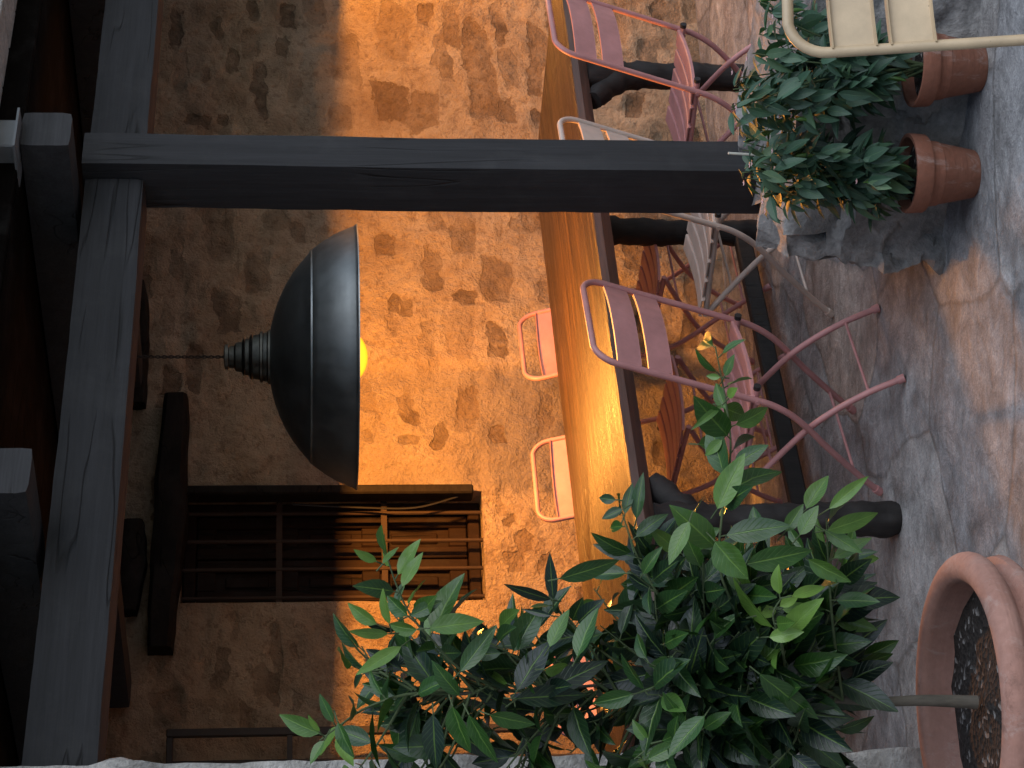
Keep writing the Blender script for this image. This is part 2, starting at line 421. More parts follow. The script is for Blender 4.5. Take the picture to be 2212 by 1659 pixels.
def mat_leaf(name, dark, mid, young, rough=0.38, trans=0.25):
    m, nt, b = new_mat(name)
    u = attr(nt, 'lu'); vv = attr(nt, 'lv'); tone = attr(nt, 'tone')
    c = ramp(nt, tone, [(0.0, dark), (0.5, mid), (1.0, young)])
    n = noise(nt, coords(nt), 30, 3)
    c = mixc(nt, 0.6, c, ramp(nt, n, [(0.3, g(0.65)), (0.7, g(1.15))]), 'MULTIPLY')
    av = math_(nt, 'ABSOLUTE', vv)
    rib = ramp(nt, av, [(0.03, g(1)), (0.09, g(0))])
    # side veins
    ph = math_(nt, 'SUBTRACT', math_(nt, 'MULTIPLY', u, 9.0), math_(nt, 'MULTIPLY', av, 2.2))
    fr = math_(nt, 'ABSOLUTE', math_(nt, 'SUBTRACT', math_(nt, 'FRACT', ph), 0.5))
    vein = ramp(nt, fr, [(0.0, g(1)), (0.10, g(0))])
    allv = math_(nt, 'MAXIMUM', rib, math_(nt, 'MULTIPLY', vein, 0.35))
    c = mixc(nt, math_(nt, 'MULTIPLY', allv, 0.45), c, young)
    nt.links.new(c, b.inputs['Base Color']); b.inputs['Roughness'].default_value = rough
    b.inputs['Specular IOR Level'].default_value = 0.5
    h = math_(nt, 'SUBTRACT', math_(nt, 'MULTIPLY', n, 0.6), math_(nt, 'MULTIPLY', allv, 0.9))
    bump(nt, b, h, 0.35, 0.003)
    tr = N(nt, 'ShaderNodeBsdfTranslucent'); nt.links.new(mixc(nt, 1.0, c, (1.3, 1.5, 0.5), 'MULTIPLY'), tr.inputs[0])
    mx = N(nt, 'ShaderNodeMixShader'); mx.inputs[0].default_value = trans
    nt.links.new(b.outputs[0], mx.inputs[1]); nt.links.new(tr.outputs[0], mx.inputs[2])
    nt.links.new(mx.outputs[0], nt.nodes['Material Output'].inputs[0]); return m
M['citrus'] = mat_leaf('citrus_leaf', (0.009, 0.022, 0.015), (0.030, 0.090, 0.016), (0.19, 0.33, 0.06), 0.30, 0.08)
M['chilli_leaf'] = mat_leaf('chilli_leaf', (0.018, 0.045, 0.030), (0.050, 0.115, 0.070), (0.11, 0.20, 0.10), 0.5, 0.18)
M['chilli'] = mat_paint('green_chilli_skin', (0.055, 0.135, 0.022), 0.3)
M['flower'] = mat_paint('pink_petal', (0.62, 0.40, 0.40), 0.6)
def mat_bark(name, a, c_):
    m, nt, b = new_mat(name); n = noise(nt, coords(nt, (1, 1, 0.25)), 60, 5)
    nt.links.new(ramp(nt, n, [(0.3, a), (0.7, c_)]), b.inputs['Base Color']); b.inputs['Roughness'].default_value = 0.85
    bump(nt, b, n, 0.4, 0.004); return m
M['bark'] = mat_bark('citrus_bark', (0.075, 0.065, 0.05), (0.15, 0.13, 0.10))
M['stem'] = mat_bark('green_stem', (0.05, 0.08, 0.03), (0.09, 0.12, 0.05))
def mat_shade():
    m, nt, b = new_mat('pewter_lamp_metal')
    v = coords(nt); n = noise(nt, v, 5, 5, 0.65); nv = noise(nt, coords(nt, (30, 30, 2)), 1, 5)
    nt.links.new(ramp(nt, n, [(0.3, (0.27, 0.29, 0.285)), (0.7, (0.45, 0.47, 0.465))]), b.inputs['Base Color'])
    b.inputs['Metallic'].default_value = 1.0
    nt.links.new(ramp(nt, math_(nt, 'ADD', math_(nt, 'MULTIPLY', nv, 0.5), math_(nt, 'MULTIPLY', noise(nt, v, 9, 6, 0.7), 0.5)), [(0.35, g(0.42)), (0.65, g(0.54))]), b.inputs['Roughness'])
    bump(nt, b, math_(nt, 'ADD', n, math_(nt, 'MULTIPLY', noise(nt, v, 45, 4), 0.15)), 0.12, 0.01); return m
M['shade'] = mat_shade()
def mat_cap():
    m, nt, b = new_mat('aged_socket_metal'); n = noise(nt, coords(nt), 22, 5, 0.7)
    nt.links.new(ramp(nt, n, [(0.3, (0.07, 0.072, 0.07)), (0.7, (0.17, 0.172, 0.165))]), b.inputs['Base Color'])
    b.inputs['Metallic'].default_value = 1.0; b.inputs['Roughness'].default_value = 0.42; return m
M['cap'] = mat_cap()
def mat_bulb():
    m, nt, b = new_mat('amber_bulb_glass')
    lw = N(nt, 'ShaderNodeLayerWeight'); lw.inputs[0].default_value = 0.4
    e = N(nt, 'ShaderNodeEmission'); nt.links.new(ramp(nt, lw.outputs['Facing'], [(0.0, (1.0, 0.85, 0.40)), (0.08, (1.0, 0.62, 0.10)), (0.30, (0.80, 0.33, 0.012)), (1.0, (0.40, 0.11, 0.004))]), e.inputs[0])
    e.inputs[1].default_value = 2.8
    t = N(nt, 'ShaderNodeBsdfTransparent'); t.inputs[0].default_value = (0.3, 0.3, 0.3, 1)
    a = N(nt, 'ShaderNodeAddShader'); nt.links.new(e.outputs[0], a.inputs[0]); nt.links.new(t.outputs[0], a.inputs[1])
    nt.links.new(a.outputs[0], nt.nodes['Material Output'].inputs[0]); return m
M['bulb'] = mat_bulb()

# ================================================================== THE SETTING
fl = MB(); fl.add([(-40, -40, 0), (40, -40, 0), (40, 60, 0), (-40, 60, 0)], [(0, 1, 2, 3)])
tag(fl.build('floor', M['floor']), kind='structure')

# ------------------------------------------------------------------ back wall of the house
WT = 0.0      # the wall has its own frame: it is not parallel to the table
house = empty('house_wall', PW(-0.2, WT, 0), 'rough plastered rubble wall with a grilled window behind the long table', 'wall')
STONES = [(625,30,18,25,.7),(680,20,18,36,.5),(500,130,12,26,.6),(745,130,30,50,.6),(850,70,36,60,.15),(917,32,16,26,.35),(950,110,15,38,.35),
 (968,150,16,30,.75),(1035,150,30,105,.3),(970,30,12,16,.4),(976,70,16,30,.4),(1075,28,14,24,.7),(1080,70,10,25,.7),(1100,150,18,45,.3),(1160,95,20,42,.2),
 (1155,170,15,40,.3),(1095,240,20,26,.3),(845,225,36,42,.4),(916,245,32,40,.3),(735,255,24,26,.7),(1160,255,12,16,.9),(480,270,12,14,.7),(430,265,26,14,.8),
 (540,95,20,30,.4),(610,100,14,22,.5),(640,190,15,40,.4),(388,150,15,46,.9),(380,60,15,40,.9),(470,60,14,22,.6),(560,195,14,60,.8),(447,160,10,16,.8),(545,20,12,22,.7),
 (470,510,34,65,.95),(592,480,26,26,.5),(556,590,28,46,.7),(490,680,25,45,.9),(640,505,14,18,.5),(835,525,22,24,.4),(940,480,14,22,.5),(933,580,18,44,.6),(1000,515,28,40,.6),
 (1075,605,34,46,.5),(940,608,18,20,.8),(853,656,10,20,.7),(880,662,10,20,.7),(848,705,9,26,.7),(926,732,18,38,.8),(990,715,30,60,.3),(1006,648,22,18,.6),(1072,735,20,38,.6),
 (1172,630,12,26,.5),(900,738,6,8,.8),(1110,488,12,14,.7),(380,560,14,50,.9),(360,700,14,30,.9),(420,800,18,50,.9),
 (792,858,20,36,.5),(875,875,18,26,.5),(884,898,18,16,.7),(1010,880,20,48,.4),(950,940,16,28,.7),(887,950,20,15,.6),(1076,932,16,20,.4),(790,945,12,16,.6),(1178,893,16,45,.3),
 (600,1400,14,56,.6),(640,1405,10,20,.6),(590,1490,14,34,.7),(560,1470,16,30,.5),(640,1520,12,22,.6),(500,1350,10,40,.6),(480,1440,14,36,.7),(530,1560,16,34,.6),
 (1130,1168,18,20,.4),(1098,1120,8,18,.5),(1112,1212,18,24,.3),(1132,1372,18,24,.4),(1180,1215,14,18,.3),(1080,1080,8,30,.6),(960,1330,14,28,.3),(1010,1370,14,24,.3),
 (1340,60,18,30,.5),(1400,120,22,40,.6),(1370,230,18,26,.6),(1450,60,22,50,.5),(1470,180,18,36,.7),(1420,30,16,24,.6),(1350,150,20,36,.5),(1500,110,20,40,.5),
 (1370,560,20,30,.6),(1390,700,18,26,.5),(1340,500,14,24,.6),(1450,780,24,40,.5),(1490,720,20,40,.8),(1540,900,24,40,.5),(1430,980,18,30,.5),(1500,620,20,40,.5),
 (1560,990,16,30,.4),(1460,900,14,26,.6)]
def wall_sz(X, Y):
    p = PTW(X, Y, WT); return STW(p)[0], p.z
win_s0, win_z0 = wall_sz(1050, 1296); win_s1, win_z1 = wall_sz(395, 1064)
s_a, s_b, z_a, z_b = -4.4, 3.6, -0.02, 2.75
step = 0.014
sv = np.arange(s_a, s_b, step)
zv = np.arange(z_a, z_b, step)
def snap(arr, val): arr[np.argmin(abs(arr-val))] = val
for v_ in (win_s0, win_s1): snap(sv, v_)
for v_ in (win_z0, win_z1): snap(zv, v_)
SS, ZZ = np.meshgrid(sv, zv)
mask = np.zeros_like(SS); tone = np.zeros_like(SS)
wx = SS+0.035*fbm(SS*9, ZZ*9, 3, 3)+0.045*fbm(SS*26, ZZ*26, 5, 4); wz = ZZ+0.030*fbm(SS*9, ZZ*9, 51, 3)+0.040*fbm(SS*26, ZZ*26, 55, 4)
str_ = np.zeros_like(SS)
lst = []
for (X, Y, hx, hy, tn) in STONES:
    s0, z0 = wall_sz(X, Y); s1, _ = wall_sz(X, Y-hy); _, z1 = wall_sz(X-hx, Y)
    lst.append((s0, z0, abs(s1-s0), abs(z1-z0), tn))
rr = random.Random(3)
vis_lo, _ = wall_sz(800, 1659); vis_hi, _ = wall_sz(800, 0)
for i in range(420):                     # the parts of the wall the photo does not show carry on in the same way
    s0 = rr.uniform(s_a, s_b); z0 = rr.uniform(0, z_b)
    if vis_lo < s0 < vis_hi and z0 > 0.75 and not (z0 > 2.0): continue
    hs_ = rr.uniform(.05, .13); hz_ = rr.uniform(.03, .06)
    if any(abs(s0-a[0]) < hs_+a[2] and abs(z0-a[1]) < hz_+a[3] for a in lst): continue
    lst.append((s0, z0, hs_, hz_, rr.random()))
for (s0, z0, hs_, hz_, tn) in lst:
    ra_ = rr.uniform(-.16, .16); sh_ = rr.uniform(-.35, .35)
    ux = (wx-s0)*math.cos(ra_)+(wz-z0)*math.sin(ra_); uz = (wz-z0)*math.cos(ra_)-(wx-s0)*math.sin(ra_)
    ux = ux+sh_*uz; a_ = ux/(hs_*1.0); b_ = uz/(hz_*1.02)
    cut1 = (a_*rr.choice((-1, 1))+b_*rr.choice((-1, 1)))/rr.uniform(1.25, 1.9)      # one corner knocked off
    e = np.maximum(np.maximum(np.abs(a_)*(1+0.18*np.clip(b_, -1.5, 1.5)*rr.uniform(-1, 1)), np.abs(b_)*(1+0.15*np.clip(a_, -1.5, 1.5)*rr.uniform(-1, 1))), cut1)
    v_ = np.clip(1.5-e, 0, 1)
    strong = 0.28+0.55*rr.random()
    tone = np.where(v_ > mask, tn, tone); str_ = np.where(v_ > mask, strong, str_); mask = np.maximum(mask, v_)
mask = np.clip(mask, 0, 1)
sg0, zg0 = wall_sz(1180, 1060); sg1, zg1 = wall_sz(795, 797)
grey = np.clip(np.minimum(np.minimum(SS-sg0, sg1-SS+0.02*fbm(ZZ*8, SS*2, 9)), 9)*14+0.5, 0, 1)*np.clip((zg1+0.35-ZZ)*5, 0, 1)
grey = grey*(0.55+0.9*np.clip((1.15-ZZ)*1.6, 0, 1))
grey = np.clip(grey+1.3*fbm(SS*3, ZZ*3, 77, 3)*grey, 0, 1)
gxx = np.clip(1.0-np.abs(SS-(sg1-0.004))/0.02, 0, 1)*np.clip((zg1+0.02-ZZ)*30, 0, 1)
rel = 0.035*fbm(SS*3.2, ZZ*3.2, 21)+0.040*fbm(SS*13, ZZ*17, 31, 3)+0.016*fbm(SS*33, ZZ*33, 37, 2)-0.009*np.clip((mask-.45)*6, 0, 1)*np.clip(str_, 0, 1)
rel = rel+0.012*(1-grey)*np.clip((SS-sg1)*40, 0, 1)*np.clip((1.5-np.abs(SS-sg1))*9, 0, 1)
# a slightly raised, rendered surround round the window opening
dwin = np.maximum(np.maximum(win_s0-SS, SS-win_s1), np.maximum(win_z0-ZZ, ZZ-win_z1))
rel = rel*np.clip(dwin/0.06, 0.25, 1)
mask = mask*np.clip((dwin-0.005)/0.05, 0, 1)
nz_, ns_ = SS.shape
co = np.zeros((nz_, ns_, 3))
base = np.array(OW)[None, None, :]
co = base+SS[..., None]*np.array(DW)+(WT-rel)[..., None]*np.array(TWV)+ZZ[..., None]*np.array(UZ)
wm = MB(); wm.v = [Vector(p) for p in co.reshape(-1, 3)]
fs = []
inw = (SS >= win_s0-1e-6) & (SS <= win_s1+1e-6) & (ZZ >= win_z0-1e-6) & (ZZ <= win_z1+1e-6)
for j in range(nz_-1):
    r0 = j*ns_; r1 = r0+ns_
    for i in range(ns_-1):
        if inw[j, i] and inw[j, i+1] and inw[j+1, i] and inw[j+1, i+1]: continue
        fs.append((r0+i, r0+i+1, r1+i+1, r1+i))
wm.f = fs
wm.at = {'mask': mask.reshape(-1).tolist(), 'tone': tone.reshape(-1).tolist(), 'grey': grey.reshape(-1).tolist(), 'strong': str_.reshape(-1).tolist()}
wall_o = wm.build('wall', M['wall'], house, smooth=True, ang=0)
# thickness of the wall: reveals of the window, top, back
rv = MB(); dp = 0.24
def quad(m, a, b, c, d, nu=24, nv=10, amp=0.004, seed=5):
    a, b, c, d = map(Vector, (a, b, c, d)); nr = (b-a).cross(d-a).normalized(); vs = []; fs = []
    for j in range(nv+1):
        for i in range(nu+1):
            u = i/nu; v = j/nv; p = a.lerp(b, u).lerp(d.lerp(c, u), v)
            e = min(1, 8*u*(1-u), 8*v*(1-v)+ (0 if v > .5 else 0))
            vs.append(p+nr*amp*e*4*sc(fbm, u*(b-a).length*14+seed, v*(d-a).length*14, seed))
    for j in range(nv):
        for i in range(nu): k = j*(nu+1)+i; fs.append((k, k+1, k+nu+2, k+nu+1))
    m.add(vs, fs)
A = lambda s, z, t=WT: PW(s, t, z)
quad(rv, A(win_s1, win_z0), A(win_s1, win_z1), A(win_s1, win_z1, WT+dp), A(win_s1, win_z0, WT+dp), 40, 10)
quad(rv, A(win_s0, win_z1), A(win_s0, win_z0), A(win_s0, win_z0, WT+dp), A(win_s0, win_z1, WT+dp), 40, 10)
quad(rv, A(win_s0, win_z0), A(win_s1, win_z0), A(win_s1, win_z0, WT+dp), A(win_s0, win_z0, WT+dp), 24, 10)
quad(rv, A(win_s1, win_z1), A(win_s0, win_z1), A(win_s0, win_z1, WT+dp), A(win_s1, win_z1, WT+dp), 24, 10)
rv.build('window_reveal', M['wall'], house, smooth=True)
bk = MB()
bk.box(PW((s_a+s_b)/2, WT+0.5, 1.37), (DW, TWV, UZ), ((s_b-s_a)/2, 0.12, 1.4)); bk.build('wall_core', M['ledge'], house)
# window: frame, panelled shutters, iron grille
win = MB()
wc = (win_s0+win_s1)/2; wh = (win_s1-win_s0)/2; zc = (win_z0+win_z1)/2; zh = (win_z1-win_z0)/2
tf = WT+0.14
for sgn in (-1, 1): win.box(PW(wc+sgn*(wh-0.022), tf, zc), (DW, TWV, UZ), (0.02, 0.03, zh-0.003), 0.004)
for sgn in (-1, 1): win.box(PW(wc, tf, zc+sgn*(zh-0.025)), (DW, TWV, UZ), (wh-0.044, 0.028, 0.022), 0.004)
window = win.build('window', M['shutter'], house)
for k in (-1, 1):
    sh = MB(); c_s = wc+k*(wh-0.044)/2; hw = (wh-0.044)/2-0.003
    sh.box(PW(c_s, tf+0.02, zc), (DW, TWV, UZ), (hw, 0.006, zh-0.05))
    for q in (-1, 1): sh.box(PW(c_s+q*(hw-0.022), tf+0.004, zc), (DW, TWV, UZ), (0.022, 0.014, zh-0.05), 0.004)
    for zz in (-1, -0.3, 0.35, 1): sh.box(PW(c_s, tf+0.005, zc+zz*(zh-0.085)), (DW, TWV, UZ), (hw-0.045, 0.013, 0.034), 0.004)
    for za, zb in ((-0.65, .22), (0.02, .2), (0.68, .2)):
        sh.box(PW(c_s, tf+0.012, zc+za*(zh-0.085)), (DW, TWV, UZ), (hw-0.062, 0.007, zb*zh*0.72), 0.005)
    sh.build('shutter', M['shutter'], window)
gr = MB(); tg = WT+0.05
for k in range(4):
    s = win_s0+(k+0.30)*(win_s1-win_s0)/3.9; gr.tube([PW(s, tg, win_z0-0.01), PW(s, tg, win_z1+0.01)], 0.0075, 8)
for zz in (0.33, 0.68):
    z = win_z0+zz*(win_z1-win_z0); gr.box(PW(wc, tg, z), (DW, TWV, UZ), (wh+0.01, 0.004, 0.011))
gr.build('grille', M['rustbar'], window)
jb = MB(); jb.box(PW(win_s1-0.012, WT-0.012, zc+0.015), (DW, TWV, UZ), (0.018, 0.045, zh-0.02), 0.006); jb.build('jamb_post', M['lintel'], house)
cab = MB(); cab.tube(smooth_pts([PW(win_s1-0.03, WT-0.02, win_z0+0.09), PW(win_s1-0.07, WT-0.01, win_z0+0.25), PW(win_s1-0.06, WT+0.01, win_z0+0.45), PW(win_s1-0.05, WT, win_z0+0.7)]), 0.004, 6)
cab.build('cable', M['rubber'], house)
# old timbers let into the wall
def log(Xa, Ya, Xb, Yb, t, hv, ht, name, seed):
    a = PTW(Xa, Ya, t); b = PTW(Xb, Yb, t); mb = MB(); n = 24; vs = []; fs = []
    for i in range(n+1):
        u = i/n; c = a.lerp(b, u)+UZ*0.012*sc(fbm, u*4, seed, seed)*2
        h = hv*(0.9+0.28*math.sin(math.pi*min(1, u*1.02))+0.14*sc(fbm, u*5, 2.2, seed+3)); e = 0.95 if i in (0, n) else 1
        for k in range(10):
            q = 2*math.pi*k/10+.3
            pz = math.copysign(abs(math.sin(q))**.4, math.sin(q))*h*e; pt = math.copysign(abs(math.cos(q))**.4, math.cos(q))*ht*e
            rj = 1+0.12*sc(fbm, u*9, k*1.3, seed+k)
            vs.append(c+UZ*pz*rj+TWV*pt*rj)
    for i in range(n):
        for k in range(10): fs.append((i*10+k, i*10+(k+1) % 10, (i+1)*10+(k+1) % 10, (i+1)*10+k))
    fs.append(tuple(range(9, -1, -1))); fs.append(tuple(n*10+k for k in range(10)))
    mb.add(vs, fs); mb.build(name, M['lintel'], house, smooth=True)
log(383, 868, 348, 1412, WT-0.02, 0.052, 0.09, 'window_lintel', 4)
log(300, 615, 302, 880, WT-0.03, 0.034, 0.05, 'wall_timber', 9)
log(290, 1130, 278, 1326, WT-0.03, 0.042, 0.05, 'wall_timber', 13)

# ------------------------------------------------------------------ rough stone wall at the left edge
lw_ = empty('stone_wall', (-1.6, 4.45, 0), 'pale rough stone wall end standing beside the potted citrus at the frame edge', 'wall')
mb = MB(); n_z, n_u = 150, 70; vs = []; fs = []
x_e = Wp(600, 1641, 4.25).x+0.012
for j in range(n_z+1):
    z = j/n_z*3.3
    for i in range(n_u+1):
        u = i/n_u          # goes: back face end -> around corner -> front face
        if u < 0.30: q = u/0.30; y = 4.95-q*0.70; x = x_e-(1-q)*0.32
        else: q = (u-0.30)/0.70; x, y = x_e-q*2.6, 4.25
        nxx = (1, 0) if u < 0.30 else (0, -1)
        cr = math.exp(-((u-0.30)/0.05)**2)
        lay = 0.5-abs((z*6.2+0.4*sc(fbm, u*5, z*2, 3)) % 1-0.5)
        d_ = 0.07*sc(fbm, x*4+y*4, z*6.5, 11)+0.035*sc(fbm, x*14+y*14, z*22, 15)+0.012*min(lay*4, 1)-0.012
        dx = nxx[0]*d_+cr*d_*0.6; dy = nxx[1]*d_-cr*d_*0.3
        vs.append(Vector((x+dx-0.01*cr, y+dy, z)))
for j in range(n_z):
    for i in range(n_u): k = j*(n_u+1)+i; fs.append((k, k+1, k+n_u+2, k+n_u+1))
top = [n_z*(n_u+1)+i for i in range(n_u+1)]
vs.append(Vector((x_e-2.6, 4.95, 3.3))); fs.append(tuple(top+[len(vs)-1]))
vs.append(Vector((x_e-2.6, 4.95, 0))); fs.append((0, top[0], len(vs)-2, len(vs)-1)); fs.append((len(vs)-1, len(vs)-2, top[-1], n_u))
mb.add(vs, fs); mb.build('masonry', M['pale'], lw_, smooth=True, ang=50)
mb = MB(); mb.box((-3.6, 0.3, 2.3), ((1, 0, 0), (0, 1, 0), UZ), (0.25, 4.1, 2.3), 0.02); mb.build('unseen_sky_blocker', M['pale'], lw_)  # unseen wall added to block sky light from the left

# ------------------------------------------------------------------ porch roof: post, beam, rafters, tiles
porch = empty('timber_porch', P(0.72, -0.62, 0), 'dark timber porch with square post, long beam and rafters over the table', 'porch')
tpf = -0.69                      # front face of the post
pR = PT(900, 293, tpf); pC = PT(900, 361, tpf)
sR = ST(pR)[0]; sC = ST(pC)[0]; pwD = sR-sC
# depth of the post from its left silhouette edge
lo, hi = 0.05, 0.4
for _ in range(40):
    mid = (lo+hi)/2; p = P(sC, tpf+mid, 1.5); v_ = p-Vector((0, 0, CAMH))
    b_ = v_.dot(Vector((0, cp, -sp))); Yp = CY-FD*v_.x/b_
    if Yp < 457: lo = mid
    else: hi = mid
pdp = lo
def proj(p):
    v_ = Vector(p)-Vector((0, 0, CAMH)); b_ = v_.dot(Vector((0, cp, -sp)))
    return CX-FD*v_.dot(Vector((0, sp, cp)))/b_, CY-FD*v_.x/b_
tb = tpf+0.05                    # front face of the beam
zt_ = PT(181, 400, tb).z; zb_ = PT(312, 400, tb).z
zpt = zt_+0.005
mb = MB(); mb.rbox(P((sR+sC)/2, tpf+pdp/2, (0.30+zpt)/2), (UZ, D2, T2), ((zpt-0.30)/2, pwD/2, pdp/2), 3, 80); mb.build('post', M['post'], porch, smooth=True, ang=28)
bd = 0.15
for (a, b) in ((-3.4, sC-0.0015), (sR+0.0015, 5.4)):
    mb = MB(); mb.rbox(P((a+b)/2, tb+bd/2, (zt_+zb_)/2), (D2, T2, UZ), ((b-a)/2-0.002, bd/2, (zt_-zb_)/2), 11, 140, 0.005); mb.build('beam', M['beam'], porch, smooth=True, ang=28)
r1 = Gp(130, 278, zt_+0.08); s_r1 = ST(r1)[0]
def sol_s(X, Y, t): return ST(PT(X, Y, t))[0]
te = -0.86
s1a = sol_s(110, 243, te); s1b = sol_s(110, 314, te); s2a = sol_s(50, 968, te); s2b = sol_s(50, 1065, te)
rw = (abs(s1a-s1b)+abs(s2a-s2b))/4; c1 = (s1a+s1b)/2; c2 = (s2a+s2b)/2; pitch_r = c1-c2
zr0 = zpt+0.003; zr1 = PT(45, 278, te).z
k = -2
for k in range(-2, 4):
    mb = MB(); c = c1+k*pitch_r
    tw_ = min(twall(c+rw), twall(c-rw))-0.03
    mb.rbox(P(c, (te+tw_)/2, (zr0+zr1)/2+0.002), (T2, D2, UZ), ((tw_-te)/2, rw, (zr1-zr0)/2-0.003), 20+k, 60, 0.001); mb.build('rafter', M['rafter'], porch, smooth=True, ang=28)
mb = MB(); mb.box(P(1.1, (te+0.06+3.4)/2, zr1+0.022), (D2, T2, UZ), (4.5, (3.4-te-0.06)/2, 0.02)); mb.build('roof_board', M['board'], porch)
mb = MB(); mb.box(P(1.1, te+0.043, zr1+0.052), (D2, T2, UZ), (4.5, 0.014, 0.05), 0.004); mb.build('fascia', M['board'], porch)
# flat roofing stones along the eave
rs = random.Random(5); s = -3.3; tz = zr1+0.066
while s < 5.4:
    L = rs.uniform(0.13, 0.24); mb = MB(); h = rs.uniform(.016, .024)
    mb.box(P(s+L/2, te+0.14, tz+h+rs.uniform(0, .004)), (D2, T2, UZ), (L/2-0.003, 0.27+rs.uniform(0, .02), h), 0.004); mb.build('roof_slab', M['pale'], porch); s += L
mb = MB(); mb.box(P(1.1, 1.9, tz+0.02), (D2, T2, UZ), (4.4, 1.45, 0.03)); mb.build('roof_cover', M['ledge'], porch)
# zinc gutter outlet seen beside the first rafter
mb = MB(); gc = PT(14, 318, te+0.02)
mb.box(gc+UZ*0.0, (D2, T2, UZ), (0.052, 0.05, 0.028), 0.004); mb.box(gc+UZ*-0.031+D2*-0.0, (D2, T2, UZ), (0.075, 0.07, 0.003)); mb.build('gutter_box', M['zinc'], porch)

# ------------------------------------------------------------------ low stone ledge carrying the post
ledge = empty('stone_ledge', Vector((0.6, 5.35, 0)), 'low grey rough stone ledge behind the two chilli pots, with the post standing on it', 'stone ledge')
Nv = -T2
eL = Gp(2030, 606, 0.0); sE, tE = ST(eL)
mb = MB(); n_l, n_h, n_w = 150, 46, 44; lz = 0.41; ln = 2.3; wd = 0.62
LX = Vector((0.909, -0.417, 0)); LY = Vector((0.417, 0.909, 0)); LE = Gp(2033, 590, 0.0)+LY*0.05
rs_ = np.random.RandomState(4)
SEED = np.stack([rs_.uniform(-.1, 2.0, 420), rs_.uniform(-.1, .75, 420), rs_.uniform(-.05, .5, 420)], 1)
SOFF = rs_.uniform(-.028, .028, 420); SGR = rs_.uniform(-.55, .55, (420, 3))
def facet(a, b, c):
    w_ = np.array([a, b, c*1.4]); w_ = w_+0.05*np.array([sc(fbm, a*9+c*4, b*9-c*5, 61), sc(fbm, a*9-c*5, b*9+c*4, 62), sc(fbm, c*11+a, b*9+a*6, 63)])
    d_ = ((SEED-w_)**2).sum(1); i_ = int(d_.argmin())
    return float(SOFF[i_]+SGR[i_] @ (w_-SEED[i_])*0.6)
def lpt(a, b, c):       # a along N (from far end), b across D, c height; rough
    p = LE+LX*a+LY*b+UZ*c; f_ = facet(a, b, c)*(1.0 if a < .4 else .4)*(0.45+0.55*max(0, c)/0.41)+0.07*sc(fbm, a*4+c*3, b*4-c*4, 2)+0.02*sc(fbm, p.x*26+p.z*19, p.y*26+p.z*15, 8)
    return p, f_
vs = []; fs = []
ring = []
for j in range(n_h+1): ring.append((0.0, -0.05+j/n_h*(lz+0.05), 0))
for j in range(1, n_w+1): ring.append((j/n_w*wd, lz, 1))
for j in range(1, n_h+1): ring.append((wd, lz-j/n_h*(lz+0.05), 2))
nr_ = len(ring)
for i in range(n_l+1):
    a = i/n_l*ln
    for (b, c, kf) in ring:
        p, f_ = lpt(a, b, c); d_ = f_*1.0
        slope = 0.06*(1-c/lz)
        cut = 0.05*sc(fbm, a*1.0+c*7, 4.2+b*5, 6)
        off = -LY*(d_*1.3 if kf == 0 else 0)+UZ*(d_*0.7 if c > 0.3 else 0)-LY*slope*(kf == 0)
        if i < 7: off += -LX*(cut*2+0.03*sc(fbm, c*14, b*9, 31)*3)*(1-i/7)
        vs.append(p+off)
for i in range(n_l):
    for k in range(nr_-1): q = i*nr_+k; fs.append((q, q+nr_, q+nr_+1, q+1))
fs.append(tuple(range(nr_))); fs.append(tuple(n_l*nr_+k for k in range(nr_-1, -1, -1)))
mb.add(vs, fs); mb.build('rock', M['ledge'], ledge, smooth=True, ang=60)

# ================================================================== PENDANT LAMP
lc = Wp(770.5, 771.5, 6.85); pxm = 6.85/FD
lamp = empty('pendant_lamp', lc, 'huge dark pewter dome pendant lamp glowing amber above the wooden table', 'lamp')
prof = [(287, 0), (286.5, 2.5), (284, 4), (281, 9), (276, 22), (266, 44), (252, 68), (240, 84), (234, 93), (230.5, 95.5), (229.5, 99), (226, 101.5), (221, 104),
        (204, 119), (182, 136), (156, 152), (128, 165), (98, 175.5), (72, 182), (57, 185)]
mb = MB(); outp = [(r*pxm, z*pxm) for r, z in prof]; inn = [((r-3.2)*pxm, (z-2.6 if z > 6 else z+0.6)*pxm) for r, z in prof[::-1]]
mb.lathe(lc, outp+inn+[outp[0]], 96); shade = mb.build('lamp_shade', M['shade'], lamp, smooth=True, ang=35)
cap = [(58, 183), (58, 189), (53, 192), (52, 199), (55, 201), (55, 206), (49, 208), (47, 222), (49, 224), (47, 228), (40, 230), (39, 238), (41, 240), (39, 243), (33, 245), (31, 258), (24, 262), (23, 272), (27, 274), (27, 281), (20, 283), (3, 284)]
mb = MB(); mb.lathe(lc, [(r*pxm, z*pxm) for r, z in cap], 40)
mb.lathe(lc, [(r*pxm, z*pxm) for r, z in ((0.5, 183), (50, 183))], 24)
capo = mb.build('socket_cap', M['cap'], lamp, smooth=True, ang=30)
mb = MB(); a = math.radians(225); mb.tube([lc+Vector((0, 0, 212*pxm))+Vector((-.35, -.93, 0))*47*pxm, lc+Vector((0, 0, 212*pxm))+Vector((-.35, -.93, 0))*50*pxm], 0.006, 10); mb.build('screw_hole', M['rubber'], capo)
ztop = zr1
ca = []
for ph in (0, math.pi):
    mb = MB(); pts = []
    n_ = 90
    for i in range(n_+1):
        z = lc.z+282*pxm+(ztop-lc.z-282*pxm)*i/n_; q = ph+i*0.75
        pts.append(Vector((lc.x+0.0035*math.cos(q), lc.y+0.0035*math.sin(q), z)))
    mb.tube(pts, 0.0026, 6); mb.build('cord', M['iron'], lamp, smooth=True)
mb = MB(); br = 0.104; bz = 0.067; n_ = 16
pr = [(br*math.sin(math.pi*i/n_)+0.0005, bz-br*math.cos(math.pi*i/n_)) for i in range(n_+1)]
